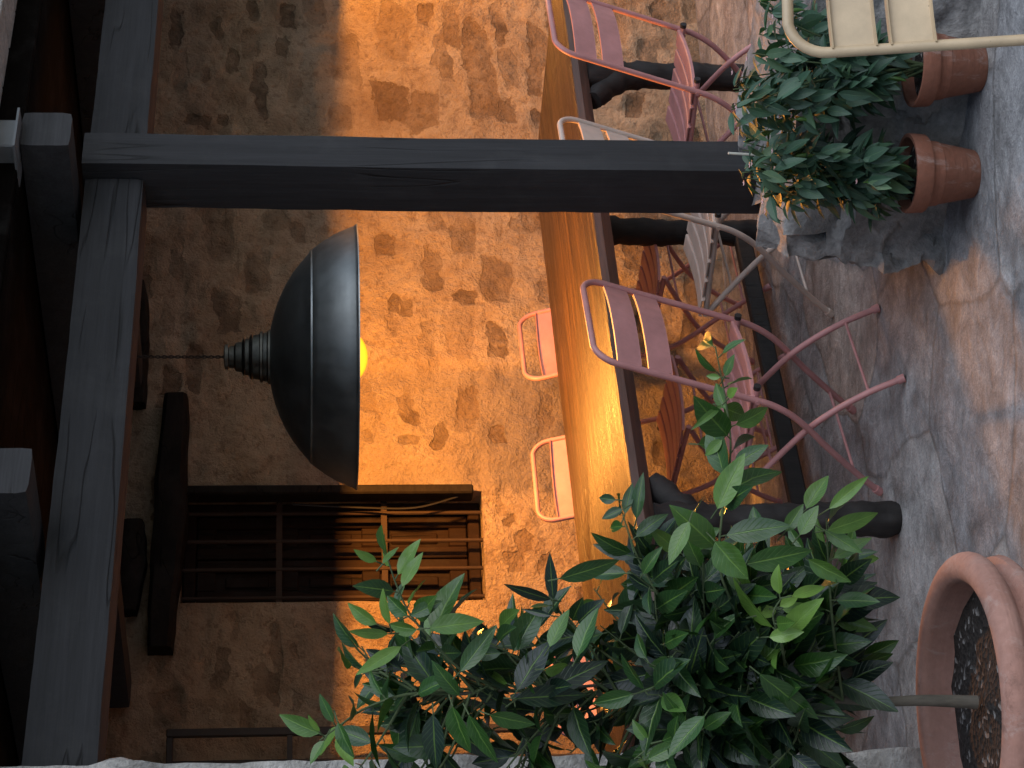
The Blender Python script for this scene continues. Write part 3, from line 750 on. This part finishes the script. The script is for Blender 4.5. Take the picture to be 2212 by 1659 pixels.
mb.lathe(lc, pr, 40); mb.build('bulb', M['bulb'], lamp, smooth=True, ang=0)
ll = bpy.data.lights.new('bulb_glow', 'POINT'); ll.energy = LAMP_W/0.3; ll.color = (1.0, 0.365, 0.06); ll.shadow_soft_size = 0.034
lo_ = bpy.data.objects.new('bulb_glow', ll); S.collection.objects.link(lo_); lo_.parent = lamp; lo_.location = (0, 0, -0.008)

lamp2 = copy_tree(lamp); lamp2.location = lc+Vector((2.15, 1.35, 0.0))
lamp2['label'] = 'dark pewter dome pendant lamp hanging beyond the post at the far end of the table'
for ch in lamp2.children:
    if ch.type == 'LIGHT': ch.data = ch.data.copy(); ch.data.energy = LAMP_W*0.44/0.3
lamp['group'] = lamp2['group'] = 'pendant lamps in a row under the porch'

# ================================================================== TABLE
ZT = 0.755
table = empty('dining_table', P(1.05, 0.46, 0), 'long live-edge walnut slab table on dark trunk legs under the lamp', 'table')
sL, sRt, wdt = -0.40, 2.50, 0.92
fr_pts = []; n_ = 60
def edge(s, side):
    base_ = -0.055 if side == 0 else wdt
    return base_+0.035*sc(fbm, s*1.7, side*5+2.2, 41)+0.010*sc(fbm, s*9, side*5+1.1, 43)
outl = []
for i in range(n_+1): s = sL+(sRt-sL)*i/n_; outl.append((s, edge(s, 0)))
for i in range(1, 16): u = i/16; outl.append((sRt-0.02*sc(fbm, u*4, 1, 2)-0.05*u**3, edge(sRt, 0)*(1-u)+u*(edge(sRt-0.05, 1))))
for i in range(n_+1): s = sRt-0.06+(sL-sRt+0.06)*i/n_; outl.append((s, edge(s, 1)))
for i in range(1, 16): u = i/16; outl.append((sL+0.02*sc(fbm, u*4, 3, 2), edge(sL, 1)*(1-u)+u*edge(sL, 0)))
cs_, ct_ = 1.05, wdt/2
mb = MB(); th = 0.062; m_ = len(outl)
def ringp(ins, z): return [P(s+(cs_-s)*ins/1.45*0.9, t+(ct_-t)*ins/0.46, z) for s, t in outl]
vs = ringp(0.010, ZT)+ringp(0.0, ZT-0.006)
mb.add(vs, [tuple(range(m_))]+[(k, k+m_, (k+1) % m_+m_, (k+1) % m_) for k in range(m_)])
tt = mb.build('tabletop', M['slab'], table, smooth=True, ang=30)
mb = MB(); vs = ringp(0.0, ZT-0.0062)+ringp(-0.006, ZT-0.028)+ringp(0.018, ZT-th)
mb.add(vs, [(k, k+m_, (k+1) % m_+m_, (k+1) % m_) for k in range(m_)]+[(k+m_, k+2*m_, (k+1) % m_+2*m_, (k+1) % m_+m_) for k in range(m_)]+[tuple(2*m_+k for k in range(m_-1, -1, -1))])
mb.build('bark_edge', M['slabedge'], tt, smooth=True, ang=40)
fn = Gp(1950, 1105, 0.0); fr_ = None
sl1, tl1 = ST(fn)
sl1 = max(sl1, -0.02)
legs = [(-0.045, -0.008, 1), (-0.175, 0.60, 1), (1.918, -0.008, -1), (1.816, 0.62, -1)]
for q, (s, t, dr) in enumerate(legs):
    mb = MB(); n_ = 40; pts = []; rad = []
    for i in range(n_+1):
        u = i/n_; pts.append(P(s+0.012*sc(fbm, u*3, q, 5), t+0.012*sc(fbm, u*3, q+7, 6), u*(ZT-th-0.001))); rad.append(0.047*(1+0.10*sc(fbm, u*5, q*3+.5, 9)*2)+0.012*max(0, u-0.8)*5*.8)
    rad[0] *= 0.93; mb.tube(pts, rad, 24, True, 0.45, q+2); lg = mb.build('leg', M['tableleg'], table, smooth=True, ang=60)
    mb = MB(); pts = smooth_pts([P(s-dr*0.01, t, 0.50), P(s+dr*0.025, t, 0.575), P(s+dr*0.08, t, 0.635), P(s+dr*0.14, t, ZT-th-0.012)], 6)
    mb.tube(pts, [0.036+0.004*math.sin(i) for i in range(len(pts))], 16, True, 0.4, q+20); mb.build('brace', M['tableleg'], lg, smooth=True, ang=60)
mb = MB(); mb.box(P(0.82, 0.61, 0.078), (D2, T2, UZ), (0.95, 0.022, 0.029), 0.006); mb.build('stretcher', M['tableleg'], table)


# ================================================================== CHAIRS
def make_chair(mat, label, group=None):
    root = empty('garden_chair', (0, 0, 0), label, 'chair', group)
    hw = 0.183; r = 0.0092
    # back hoop
    zt = 0.875; yt = -0.350; hy, hz = -0.20, 0.41
    def by(z): return hy+(yt-hy)*((z-hz)/(zt-hz))
    cr = 0.062; pts = [(-hw, hy, hz)]
    for i in range(1, 7): z = hz+(zt-cr-hz)*i/6; pts.append((-hw, by(z), z))
    for i in range(1, 8): a = math.pi/2*i/8; z = zt-cr+cr*math.sin(a); pts.append((-hw+cr*(1-math.cos(a)), by(z), z))
    left = pts[:]; pts = left+[(-x, y, z) for x, y, z in left[::-1]]
    mb = MB(); mb.tube(pts, r, 12); mb.build('back_frame', mat, root, smooth=True, ang=60)
    for za, zb in ((0.743, 0.809), (0.655, 0.721)):
        mb = MB(); n = 16; vs = []; fs = []
        for i in range(n+1):
            u = -1+2*i/n; x = u*(hw-0.004); bow = -0.030*(1-u*u)
            for (z, dy) in ((za, 0.0), (zb, 0.0), (zb, 0.0022), (za, 0.0022)): vs.append((x, by(z)+bow+dy, z))
        for i in range(n):
            for k in range(4): fs.append((i*4+k, (i+1)*4+k, (i+1)*4+(k+1) % 4, i*4+(k+1) % 4))
        fs += [(3, 2, 1, 0), (n*4, n*4+1, n*4+2, n*4+3)]
        # rolled stiffening lips along both edges
        mb.add(vs, fs)
        for z in (za, zb):
            pp = [(-(hw-0.004)+2*(hw-0.004)*i/n, by(z)-0.030*(1-(-1+2*i/n)**2)+0.005, z) for i in range(n+1)]
            vs2 = []; 
            for (x, y, zz) in pp: vs2 += [(x, y-0.005, zz-0.0012), (x, y+0.007, zz-0.0012), (x, y+0.007, zz+0.0012), (x, y-0.005, zz+0.0012)]
            f2 = []
            for i in range(n):
                for k in range(4): f2.append((i*4+k, (i+1)*4+k, (i+1)*4+(k+1) % 4, i*4+(k+1) % 4))
            mb.add(vs2, f2+[(3, 2, 1, 0), (n*4, n*4+1, n*4+2, n*4+3)])
        mb.build('back_slat', mat, root, smooth=True, ang=35)
    fl_ = [(hy, hz), (-0.183, 0.365), (-0.146, 0.305), (-0.088, 0.242), (-0.03, 0.187), (0.035, 0.120), (0.085, 0.067), (0.136, 0.008)]
    rl_ = [(0.150, 0.394), (0.090, 0.360), (0.00, 0.303), (-0.088, 0.240), (-0.155, 0.172), (-0.215, 0.092), (-0.262, 0.008)]
    for sg in (-1, 1):
        mb = MB(); pp = smooth_pts([(sg*hw, y, z) for y, z in fl_], 5); mb.tube(pp, r, 12); o = mb.build('front_leg', mat, root, smooth=True, ang=60)
        mb = MB(); mb.tube([(sg*hw, 0.125, 0.022), (sg*hw, 0.139, 0.004)], 0.0125, 12); mb.build('foot_cap', mat, o, smooth=True, ang=40)
        x2 = sg*(hw-0.021)
        mb = MB(); pp = smooth_pts([(x2, y, z) for y, z in rl_], 5); mb.tube(pp, r, 12); o = mb.build('rear_leg', mat, root, smooth=True, ang=60)
        mb = MB(); mb.tube([(x2, -0.255, 0.021), (x2, -0.2655, 0.003)], 0.0125, 12); mb.build('foot_cap', mat, o, smooth=True, ang=40)
        # pivot bolt where the legs cross
        mb = MB(); mb.tube([(x2, -0.088, 0.241), (sg*(hw+0.008), -0.088, 0.241)], 0.006, 8); mb.build('pivot_bolt', mat, root, smooth=True, ang=40)
    # seat rails with black end caps
    for sg in (-1, 1):
        x2 = sg*(hw-0.022)
        mb = MB(); mb.tube(smooth_pts([(x2, -0.225, 0.412), (x2, -0.1, 0.408), (x2, 0.03, 0.405), (x2, 0.16, 0.400)], 4), 0.0095, 10); o = mb.build('seat_rail', mat, root, smooth=True, ang=60)
        mb = MB(); mb.tube([(x2, -0.236, 0.4125), (x2, -0.2235, 0.412)], 0.0105, 12); mb.build('end_cap', M['rubber'], o, smooth=True, ang=40)
        mb = MB(); mb.tube([(x2, hy+0.004, 0.412), (sg*(hw+0.011), hy, 0.412)], 0.007, 8); mb.build('hinge_bolt', mat, o, smooth=True, ang=40)
    mb = MB()                                # five dished seat slats running across
    for k in range(5):
        y0 = -0.207+k*0.075; y1 = y0+0.063; n = 10; vs = []; fs = []
        for i in range(n+1):
            u = -1+2*i/n; x = u*(hw-0.010); dz = -0.012*(1-u*u)
            for (y, d2) in ((y0, 0), (y0+0.004, 0.0025), (y1-0.004, 0.0025), (y1, 0), (y1, -0.009), (y1-0.002, -0.009), (y1-0.003, -0.001), (y0+0.003, -0.001), (y0+0.002, -0.009), (y0, -0.009)): vs.append((x, y, 0.4205+dz+d2+0.005*((y-0.0)/0.2)**2))
        for i in range(n):
            for q in range(10): fs.append((i*10+q, (i+1)*10+q, (i+1)*10+(q+1) % 10, i*10+(q+1) % 10))
        fs += [tuple(range(9, -1, -1)), tuple(n*10+q for q in range(10))]
        mb.add(vs, fs)
    mb.build('seat', mat, root, smooth=True, ang=30)
    for (x2, y, z) in ((hw-0.021, -0.213, 0.095), (hw-0.021, 0.045, 0.333), (hw, 0.060, 0.094)):
        mb = MB(); mb.tube([(-x2, y, z), (x2, y, z)], 0.0045, 8); mb.build('stretcher', mat, root, smooth=True, ang=60)
    return root
def put(ch, s, t, rot, label):
    p = P(s, t, 0); ch.location = p; ch.rotation_euler = (0, 0, ROT+rot); ch['label'] = label
GN, GF = 'garden chairs along the near side of the table', 'garden chairs on the wall side of the table'
c_pink = make_chair(M['pink'], 'pink', GN)
put(c_pink, 0.314, -0.049, R(8), 'pink slatted metal chair nearest the citrus tree, on the near side of the table')
cc = copy_tree(c_pink); put(cc, 1.63, -0.088, R(5), 'pink slatted metal chair to the right of the dark post, above the chilli plants')
c_cream = make_chair(M['cream'], 'cream', GN)
put(c_cream, 1.07, -0.018, R(6), 'cream slatted metal chair standing half behind the dark porch post')
for (s, tt_, rr_, lab) in ((1.725, 0.78, 180+3, 'pink metal chair on the wall side, its back between bulb and post'), (1.04, 0.78, 180-2, 'pink metal chair on the wall side, its back nearest the window'), (0.19, 0.80, 180+3, 'pink metal chair on the wall side, glimpsed through the citrus leaves')):
    cc = copy_tree(c_pink); cc['group'] = GF; cc.scale = (0.965, 0.965, 0.965); put(cc, s, tt_, R(rr_), lab)
c_gold = make_chair(M['gold'], 'sand gold slatted metal chair in the foreground beside the chilli pots', None)
gp = Wp(1700, 60, 3.32)
c_gold.rotation_euler = (0, 0, R(180+6)); c_gold.location = (Wp(1700, 165, 3.23).x+0.185*math.cos(R(10))+0.075, 3.23-0.30, 0)

# ================================================================== POTS AND PLANTS
def leaf(mb, base, d, up, L, Wd, tone=0.3, curl=0.25, fold=0.35, nl=7, tipf=1.0):
    d = Vector(d).normalized(); up = Vector(up); sd = d.cross(up)
    if sd.length < 1e-3: sd = d.cross(Vector((1, 0.2, 0)))
    sd.normalize(); up = sd.cross(d).normalized(); base = Vector(base)
    vs = []; us = []; vv = []
    for i in range(nl+1):
        u = i/nl; wq = Wd*0.5*(math.sin(math.pi*min(1, u**0.82)))**0.85*(1-0.15*u) if 0 < i < nl else Wd*0.012
        c = base+d*(L*u*(1-0.15*curl*u))-up*(curl*L*0.45*u*u)
        for k in (-2, -1, 0, 1, 2):
            q = k/2; vs.append(c+sd*wq*q*(1-0.12*abs(fold))+up*(abs(q)*wq*fold+0.04*wq*math.sin(u*17+k))); us.append(u); vv.append(q)
    fs = []
    for i in range(nl):
        for k in range(4): a = i*5+k; fs.append((a, a+1, a+6, a+5))
    mb.add(vs, fs); mb.attr('lu', us); mb.attr('lv', vv); mb.attr('tone', [tone]*len(vs))

# ---- big pot
PD = 3.75
pc = Wp(2069, 1522, PD); zrim = pc.z; pc.z = 0
big = empty('plant_pot', pc, 'large weathered pink terracotta pot with thick rolled rim holding the citrus tree', 'plant pot')
Rr = 0.278; k = Rr
profile = [(0.02, 0.0), (k*0.62, 0.0), (k*0.66, 0.012), (k*0.76, zrim*0.45), (k*0.86, zrim*0.68), (k*0.90, zrim-0.105), (k*0.97, zrim-0.100), (k*1.0, zrim-0.088), (k*0.99, zrim-0.074), (k*0.93, zrim-0.066), (k*0.935, zrim-0.058)]
for i in range(13): a = -math.pi*0.42+math.pi*1.22*i/12; profile.append((k*0.925+0.030*math.cos(a)-0.002, zrim-0.026+0.028*math.sin(a)))
profile += [(k*0.83, zrim-0.02), (k*0.82, zrim-0.04), (k*0.79, zrim-0.12)]
mb = MB(); mb.lathe(pc, profile, 96); mb.build('body', M['terra_big'], big, smooth=True, ang=50)
mb = MB(); n_ = 40
vs = []; fs = []
for j in range(11):
    for i in range(n_):
        a = 2*math.pi*i/n_; r_ = k*0.81*j/10+0.0005
        p = Vector((pc.x+r_*math.cos(a), pc.y+r_*math.sin(a), zrim-0.062)); p.z += 0.02*sc(fbm, p.x*22, p.y*22, 3)+0.012*(1-j/10); vs.append(p)
for j in range(10):
    for i in range(n_): fs.append((j*n_+i, j*n_+(i+1) % n_, (j+1)*n_+(i+1) % n_, (j+1)*n_+i))
mb.add(vs, fs); mb.build('soil', M['soil'], big, smooth=True)
# ---- citrus tree
cit = empty('citrus_tree', Vector((pc.x, pc.y, zrim-0.06)), 'young citrus tree with glossy green leaves growing in the large terracotta pot', 'tree')
rl = random.Random(11)
def CW(X, Y, dd=0.0): return Wp(X, Y, PD+dd)
mb = MB(); tp = smooth_pts([CW(2110, 1517, 0), CW(2000, 1513, 0), CW(1900, 1516, 0), CW(1820, 1512, .01), CW(1700, 1505, .02), CW(1560, 1490, .04), CW(1400, 1470, .04), CW(1250, 1484, .05), CW(1100, 1492, 0.03), CW(980, 1500, 0)], 5)
mb.tube(tp, [max(0.0030, 0.0135-0.0155*(i/(len(tp)-1))**.8) for i in range(len(tp))], 12); mb.build('trunk', M['bark'], cit, smooth=True, ang=60)
LF = MB(); TW = MB()
BR = [  # polylines in picture units with distance offsets; outer twigs carry the leaves; last number = tone
 ([(1820,1512,0),(1650,1400,-.10),(1560,1250,-.16),(1560,1110,-.18),(1578,980,-.18),(1570,880,-.18),(1545,748,-.17)], .45, .52),
 ([(980,1500,0),(880,1500,-.03),(790,1530,-.03),(730,1570,-.05),(690,1600,-.05)], .5, .4),
 ([(1100,1492,0),(1000,1450,-.08),(930,1380,-.10),(885,1325,-.10),(855,1260,-.10),(835,1198,-.10)], .62, .5),
 ([(1560,1490,0),(1450,1330,-.05),(1380,1210,-.05),(1345,1110,-.03)], .15, .45),
 ([(1400,1476,0),(1290,1400,.03),(1215,1330,.05),(1185,1285,.05)], .1, .6),
 ([(1820,1512,0),(1800,1360,-.08),(1790,1230,-.12),(1785,1120,-.13)], .55, .45),
 ([(1700,1505,0),(1690,1400,-.15),(1670,1330,-.2),(1690,1290,-.22)], .75, .5),
 ([(1560,1490,0),(1470,1580,-.08),(1410,1610,-.12),(1370,1640,-.12)], .45, .4),
 ([(1250,1480,0),(1180,1560,.0),(1110,1640,.0),(1050,1720,0)], .12, .4),
 ([(1700,1505,0),(1720,1600,.05),(1760,1700,.05)], .1, .3),
 ([(1560,1490,0),(1600,1620,.08),(1620,1740,.08)], .1, .3),
 ([(980,1500,0),(880,1440,.03),(800,1450,.03),(745,1430,.03)], .4, .4),
 ([(880,1500,0),(820,1600,.04),(760,1680,.04)], .3, .4),
 ([(980,1500,0),(960,1600,-.03),(930,1700,-.03)], .25, .3),
 ([(1250,1480,0),(1150,1440,-.03),(1080,1400,-.05),(1020,1370,-.05)], .25, .5),
 ([(1400,1476,0),(1380,1560,.08),(1330,1660,.1)], .1, .3),
]
def rv3(): return Vector((rl.uniform(-1, 1), rl.uniform(-1, 1), rl.uniform(-1, 1)))
def twig(pts3, tone, start, step=0.025, Lr=(0.058, 0.125), flat=None):
    sm = smooth_pts(pts3, 6); TW.tube(sm, [0.0032-0.0020*i/(len(sm)-1) for i in range(len(sm))], 6)
    tot = sum((sm[i+1]-sm[i]).length for i in range(len(sm)-1)); acc = 0; nxt = tot*start; side = rl.choice((-1, 1)); roll = rl.uniform(0, 6)
    for i in range(len(sm)-1):
        seg = (sm[i+1]-sm[i]); L = seg.length
        while acc+L > nxt:
            p = sm[i]+seg*((nxt-acc)/L); d = seg.normalized(); roll += 2.4
            a = d.cross(Vector((0, -1, 0.3)) if abs(d.y) < .9 else Vector((0, 0, 1))).normalized(); b = d.cross(a)
            out = a*math.cos(roll)+b*math.sin(roll)
            ld = (d*rl.uniform(.35, .9)+out*rl.uniform(.7, 1.1)+Vector((0, 0, -0.25))+rv3()*.2).normalized()
            up = (Vector((0, -.5, .85))+rv3()*.55)
            frac = nxt/tot; L_ = rl.uniform(*Lr)*(1.0 if frac < .8 else 0.72)
            st = p+ld*0.012; TW.tube([p, st], 0.0013, 5)
            leaf(LF, st, ld, up, L_, L_*rl.uniform(.40, .52), min(1, max(0, tone-.06+rl.gauss(0, .16)+(0.26 if frac > .85 else 0))), rl.uniform(.1, .55), rl.uniform(.15, .5))
            nxt += step*rl.uniform(.7, 1.3)
        acc += L
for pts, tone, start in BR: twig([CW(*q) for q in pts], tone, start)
# inner, darker twigs filling the crown
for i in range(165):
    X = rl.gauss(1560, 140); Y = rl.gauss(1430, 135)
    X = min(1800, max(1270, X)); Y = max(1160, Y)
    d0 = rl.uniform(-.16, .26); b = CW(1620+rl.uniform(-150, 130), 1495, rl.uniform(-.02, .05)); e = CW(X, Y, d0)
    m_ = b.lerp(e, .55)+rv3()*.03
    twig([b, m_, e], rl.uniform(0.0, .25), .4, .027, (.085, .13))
for i in range(48):
    X = rl.uniform(780, 1290); Y = rl.gauss(1500, 75); e = CW(X, Y, rl.uniform(-.1, .2)); b = CW(X+110, 1492, 0); twig([b, b.lerp(e, .5)+rv3()*.02, e], rl.uniform(.0, .35), .4, .032, (.08, .12))
for i in range(30):
    X = rl.uniform(1690, 1850); Y = rl.gauss(1380, 95); Y = max(1190, Y); e = CW(X, Y, rl.uniform(-.08, .24)); b = CW(rl.uniform(1660, 1790), 1500, rl.uniform(-.02, .05)); twig([b, b.lerp(e, .5)+rv3()*.02, e], rl.uniform(.0, .3), .35, .028, (.075, .125))
for i in range(16):                      # the crown goes on outside the frame
    X = rl.uniform(800, 1750); Y = rl.uniform(1680, 1880); e = CW(X, Y, rl.uniform(-.2, .25)); b = CW(X+140, 1500, 0); twig([b, b.lerp(e, .5)+rv3()*.02, e], rl.uniform(.1, .4), .4, .04)
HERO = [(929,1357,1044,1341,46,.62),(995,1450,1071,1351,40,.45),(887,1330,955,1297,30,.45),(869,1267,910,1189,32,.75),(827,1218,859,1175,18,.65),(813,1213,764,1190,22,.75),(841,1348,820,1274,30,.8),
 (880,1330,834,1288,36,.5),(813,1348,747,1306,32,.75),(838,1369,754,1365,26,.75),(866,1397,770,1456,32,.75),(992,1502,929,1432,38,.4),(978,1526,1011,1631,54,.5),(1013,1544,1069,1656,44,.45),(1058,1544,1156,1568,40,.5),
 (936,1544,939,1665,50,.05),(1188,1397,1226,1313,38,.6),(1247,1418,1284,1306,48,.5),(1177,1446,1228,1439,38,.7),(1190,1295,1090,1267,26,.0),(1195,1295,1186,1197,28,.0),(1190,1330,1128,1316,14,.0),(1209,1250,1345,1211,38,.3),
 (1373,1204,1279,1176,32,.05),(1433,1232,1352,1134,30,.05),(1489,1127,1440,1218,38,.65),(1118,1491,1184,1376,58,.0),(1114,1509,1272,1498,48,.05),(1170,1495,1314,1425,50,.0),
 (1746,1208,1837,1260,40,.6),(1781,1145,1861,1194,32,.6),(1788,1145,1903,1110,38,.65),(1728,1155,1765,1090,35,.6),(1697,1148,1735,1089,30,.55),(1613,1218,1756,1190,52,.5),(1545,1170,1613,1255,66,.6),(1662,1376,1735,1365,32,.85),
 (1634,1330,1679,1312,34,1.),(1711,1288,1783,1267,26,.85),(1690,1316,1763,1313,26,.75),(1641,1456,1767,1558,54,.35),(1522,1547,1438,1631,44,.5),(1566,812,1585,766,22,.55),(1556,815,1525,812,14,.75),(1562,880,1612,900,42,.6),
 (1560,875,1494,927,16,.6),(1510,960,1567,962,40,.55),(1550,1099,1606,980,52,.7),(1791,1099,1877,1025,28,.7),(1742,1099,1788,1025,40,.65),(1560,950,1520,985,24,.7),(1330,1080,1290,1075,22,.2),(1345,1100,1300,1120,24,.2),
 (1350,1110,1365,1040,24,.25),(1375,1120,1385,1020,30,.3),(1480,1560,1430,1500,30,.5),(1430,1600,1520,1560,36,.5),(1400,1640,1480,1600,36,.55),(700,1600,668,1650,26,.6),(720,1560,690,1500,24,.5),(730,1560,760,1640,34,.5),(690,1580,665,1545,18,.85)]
for (bx, by_, tx, ty, wq, tn) in HERO:
    dd = rl.uniform(-.24, -.14) if tn > .1 else rl.uniform(-.12, 0.0)
    b = CW(bx, by_, dd); e = CW(tx, ty, dd+rl.uniform(-.03, .03)); d = e-b; L = d.length
    up = Vector((0, -.75, .6))+rv3()*.25
    leaf(LF, b, d, up, L*1.03, wq*PD/FD*1.12, tn, rl.uniform(.05, .3), rl.uniform(.15, .4), 9)
    q = b-d.normalized()*0.02; TW.tube([b, q+Vector((0, .015, 0))], 0.0014, 5)
TW.build('branch', M['stem'], cit, smooth=True, ang=60)
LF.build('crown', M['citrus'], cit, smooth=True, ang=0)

# ---- two small pots with chilli plants
def small_pot(c, label, sc_=1.0, tilt=0):
    root = empty('plant_pot', c, label, 'plant pot', None); c = Vector(c)
    H = 0.172*sc_; rr_ = 0.099*sc_
    pf = [(0.012, 0.0), (rr_*0.56, 0), (rr_*0.60, 0.004), (rr_*0.845, H-0.042), (rr_*0.85, H-0.041)]
    mb = MB(); mb.lathe(c, pf, 48); mb.build('body', M['terra'], root, smooth=True, ang=40)
    mb = MB(); mb.lathe(c, [(rr_*0.84, H-0.0405), (rr_*0.955, H-0.043), (rr_*0.975, H-0.040), (rr_, H-0.004), (rr_*0.99, H), (rr_*0.90, H), (rr_*0.885, H-0.004), (rr_*0.80, H-0.075)], 48); mb.build('rim', M['terra'], root, smooth=True, ang=40)
    mb = MB(); mb.lathe(c, [(0.001, H-0.024), (rr_*0.5, H-0.026), (rr_*0.868, H-0.029)], 32); mb.build('soil', M['soil'], root, smooth=True)
    return root, H
rc = random.Random(23)
def chilli(c, H, region, label, nb, seed):
    rc.seed(seed)
    root = empty('chilli_plant', Vector(c)+UZ*(H-0.025), label, 'plant', None)
    dC = c.y; ST_ = MB(); L2 = MB(); FR = []; FL = []
    b0 = Vector(c)+UZ*(H-0.03)
    def r3(): return Vector((rc.uniform(-1, 1), rc.uniform(-1, 1), rc.uniform(-1, 1)))
    for i in range(nb):
        (X, Y) = region(i)
        e = Wp(X, Y, dC+rc.uniform(-.13, .13)); m_ = b0.lerp(e, .55); m_.z += 0.03; m_ += r3()*.02
        sm = smooth_pts([b0+r3()*.006, b0.lerp(m_, .5)+r3()*.008, m_, e], 5); ST_.tube(sm, [0.004-0.0026*k/(len(sm)-1) for k in range(len(sm))], 6)
        n = len(sm)
        for k in range(int(n*.45), n):
            p = sm[k]; fr = k/n
            for q in range(2 if fr < .8 else 3):
                a = rc.uniform(0, 6.28); ld = Vector((math.cos(a), math.sin(a), rc.uniform(-1.3, .15))); L = rc.uniform(.050, .092)*(1 if fr < .9 else .75)
                leaf(L2, p+ld*0.008, ld, Vector((0, -.25, 1))+r3()*.35, L, L*rc.uniform(.32, .44), min(1, max(0, rc.gauss(.36, .22)+(.12 if fr > .9 else 0))), rc.uniform(.2, .7), rc.uniform(.1, .4), 6)
        for q in range(rc.choice((0, 1, 1, 1))):         # long hanging fruit
            k = rc.randrange(int(n*.5), n); p = sm[k]; L = rc.uniform(.045, .085); dr = Vector((rc.uniform(-.35, .35), rc.uniform(-.5, .2), -1)).normalized()
            pp = [p+dr*L*u+Vector((0.006*math.sin(u*3), 0, 0)) for u in (0, .15, .3, .5, .7, .85, 1)]
            CH = MB(); FR.append(CH); CH.tube(pp, [.0012, .0014, .0052, .0056, .0048, .0032, .0006], 8)
        if rc.random() < .45:
            p = sm[-1]+r3()*.015; FW = MB(); FL.append(FW)
            for q in range(5):
                a = q*1.256; leaf(FW, p-Vector((math.cos(a), math.sin(a), .3))*.0015, Vector((math.cos(a), math.sin(a), .3)), UZ, .010, .008, .5, -.2, .1, 3)
    ST_.build('stem', M['stem'], root, smooth=True, ang=60); L2.build('foliage', M['chilli_leaf'], root, smooth=True, ang=0)
    for CH in FR: CH.build('chilli_fruit', M['chilli'], root, smooth=True, ang=60)
    for FW in FL: FW.build('flower', M['flower'], root, smooth=True, ang=0)
    return root
pa = Gp(2104, 376, 0.0); potA, HA = small_pot(pa, 'small terracotta pot with clean upright rim, nearest the post, holding a chilli plant')
pb = Gp(2119, 146, 0.0); potB, HB = small_pot(pb, 'small terracotta pot half hidden behind the sand gold chair back', 1.0)
ra = [(1600,320),(1605,350),(1615,390),(1640,420),(1660,450),(1690,440),(1720,400),(1700,360),(1660,340),(1640,310),(1610,300),(1800,400),(1830,430),(1860,400),(1880,440),(1820,370),(1850,350),(1750,330),(1790,340),(1740,420),(1900,350),(1680,300),(1720,310),(1830,420),(1840,380),(1600,380),(1630,360),(1670,395)]
rb = [(1580,240),(1600,270),(1590,200),(1610,160),(1620,120),(1640,70),(1655,30),(1640,10),(1670,50),(1690,100),(1700,160),(1690,220),(1680,260),(1720,250),(1740,220),(1760,140),(1800,210),(1830,190),(1810,230),(1770,60),(1800,110),(1850,120),(1650,230),(1640,190),(1660,150),(1630,250),(1720,80),(1690,20),(1610,220)]
def regA(i): X, Y = ra[i % len(ra)]; return X+rc.uniform(-12, 12), Y+rc.uniform(-10, 10)
def regB(i): X, Y = rb[i % len(rb)]; return X+rc.uniform(-12, 12), Y+rc.uniform(-10, 10)
chilli(pa, HA, regA, 'bushy green chilli plant in the small pot nearest the post', 28, 5)
chilli(pb, HB, regB, 'bushy green chilli plant with pink blossom behind the sand gold chair', 32, 9)
mb = MB(); mb.tube([Wp(1573, 331, pa.y+.02), Wp(1690, 338, pa.y+.03), Wp(1990, 372, pa.y+.01)], 0.0032, 6)
tag(mb.build('plant_stake', M['stick'], None, smooth=True), 'thin pale stick poking out above the chilli plant by the post', 'plant stake')

# ---- iron gate leaning against the wall at the left
gate_t = -0.08
gs1 = STW(PTW(900, 1576, gate_t))[0]; gz1 = PTW(360, 1576, gate_t).z; gs2 = STW(PTW(900, 1640, gate_t))[0]
gate = empty('iron_gate', PW(gs1-0.3, gate_t, 0), 'dark iron bar gate standing against the wall behind the citrus tree', 'gate')
mb = MB()
gap = gs1-gs2
for s in (gs1, gs1-0.9): mb.box(PW(s, gate_t, gz1/2), (DW, TWV, UZ), (0.014, 0.012, gz1/2), 0.003)
for z in (gz1-0.012, 0.10): mb.box(PW(gs1-0.45, gate_t, z), (DW, TWV, UZ), (0.435, 0.011, 0.0115), 0.003)
mb.build('gate_frame', M['iron'], gate)
for k in range(1, 7):
    mb = MB(); mb.tube([PW(gs1-gap*k, gate_t, 0.11), PW(gs1-gap*k, gate_t, gz1-0.024)], 0.0085, 8)
    if gap*k < 0.88: mb.build('bar', M['iron'], gate, smooth=True)
zc1 = PTW(626, 1610, gate_t).z
for z in (zc1, zc1-0.42, zc1-0.84, zc1-1.2):
    mb = MB(); mb.box(PW(gs1-0.45, gate_t-0.0105, z), (DW, TWV, UZ), (0.435, 0.002, 0.009)); mb.build('cross_bar', M['iron'], gate)
# ---- creeper on top of the porch roof
cr_ = empty('creeper', PT(-12, 60, te+0.1), 'dark leafy creeper lying along the edge of the porch roof', 'plant')
CL = MB(); rq = random.Random(2)
for i in range(260):
    p = P(ST(cr_.location)[0]+rq.uniform(-1.6, 2.0), te+rq.uniform(-.15, .35), tz+0.05+rq.uniform(0, .16))
    leaf(CL, p, (rq.uniform(-1, 1), rq.uniform(-1, .3), rq.uniform(-.8, .4)), (0, -.4, 1), rq.uniform(.05, .09), .04, rq.uniform(.1, .5), .4, .3, 5)
CL.build('foliage', M['chilli_leaf'], cr_, smooth=True, ang=0)
print('post', sR, sC, pwD, pdp, 'beam z', zb_, zt_, 'raft', zr0, zr1, rw, pitch_r, 'lamp', tuple(lc), ST(lc), 'win', win_s0, win_s1, win_z0, win_z1, 'rim', zrim, 'leg', sl1, tl1)
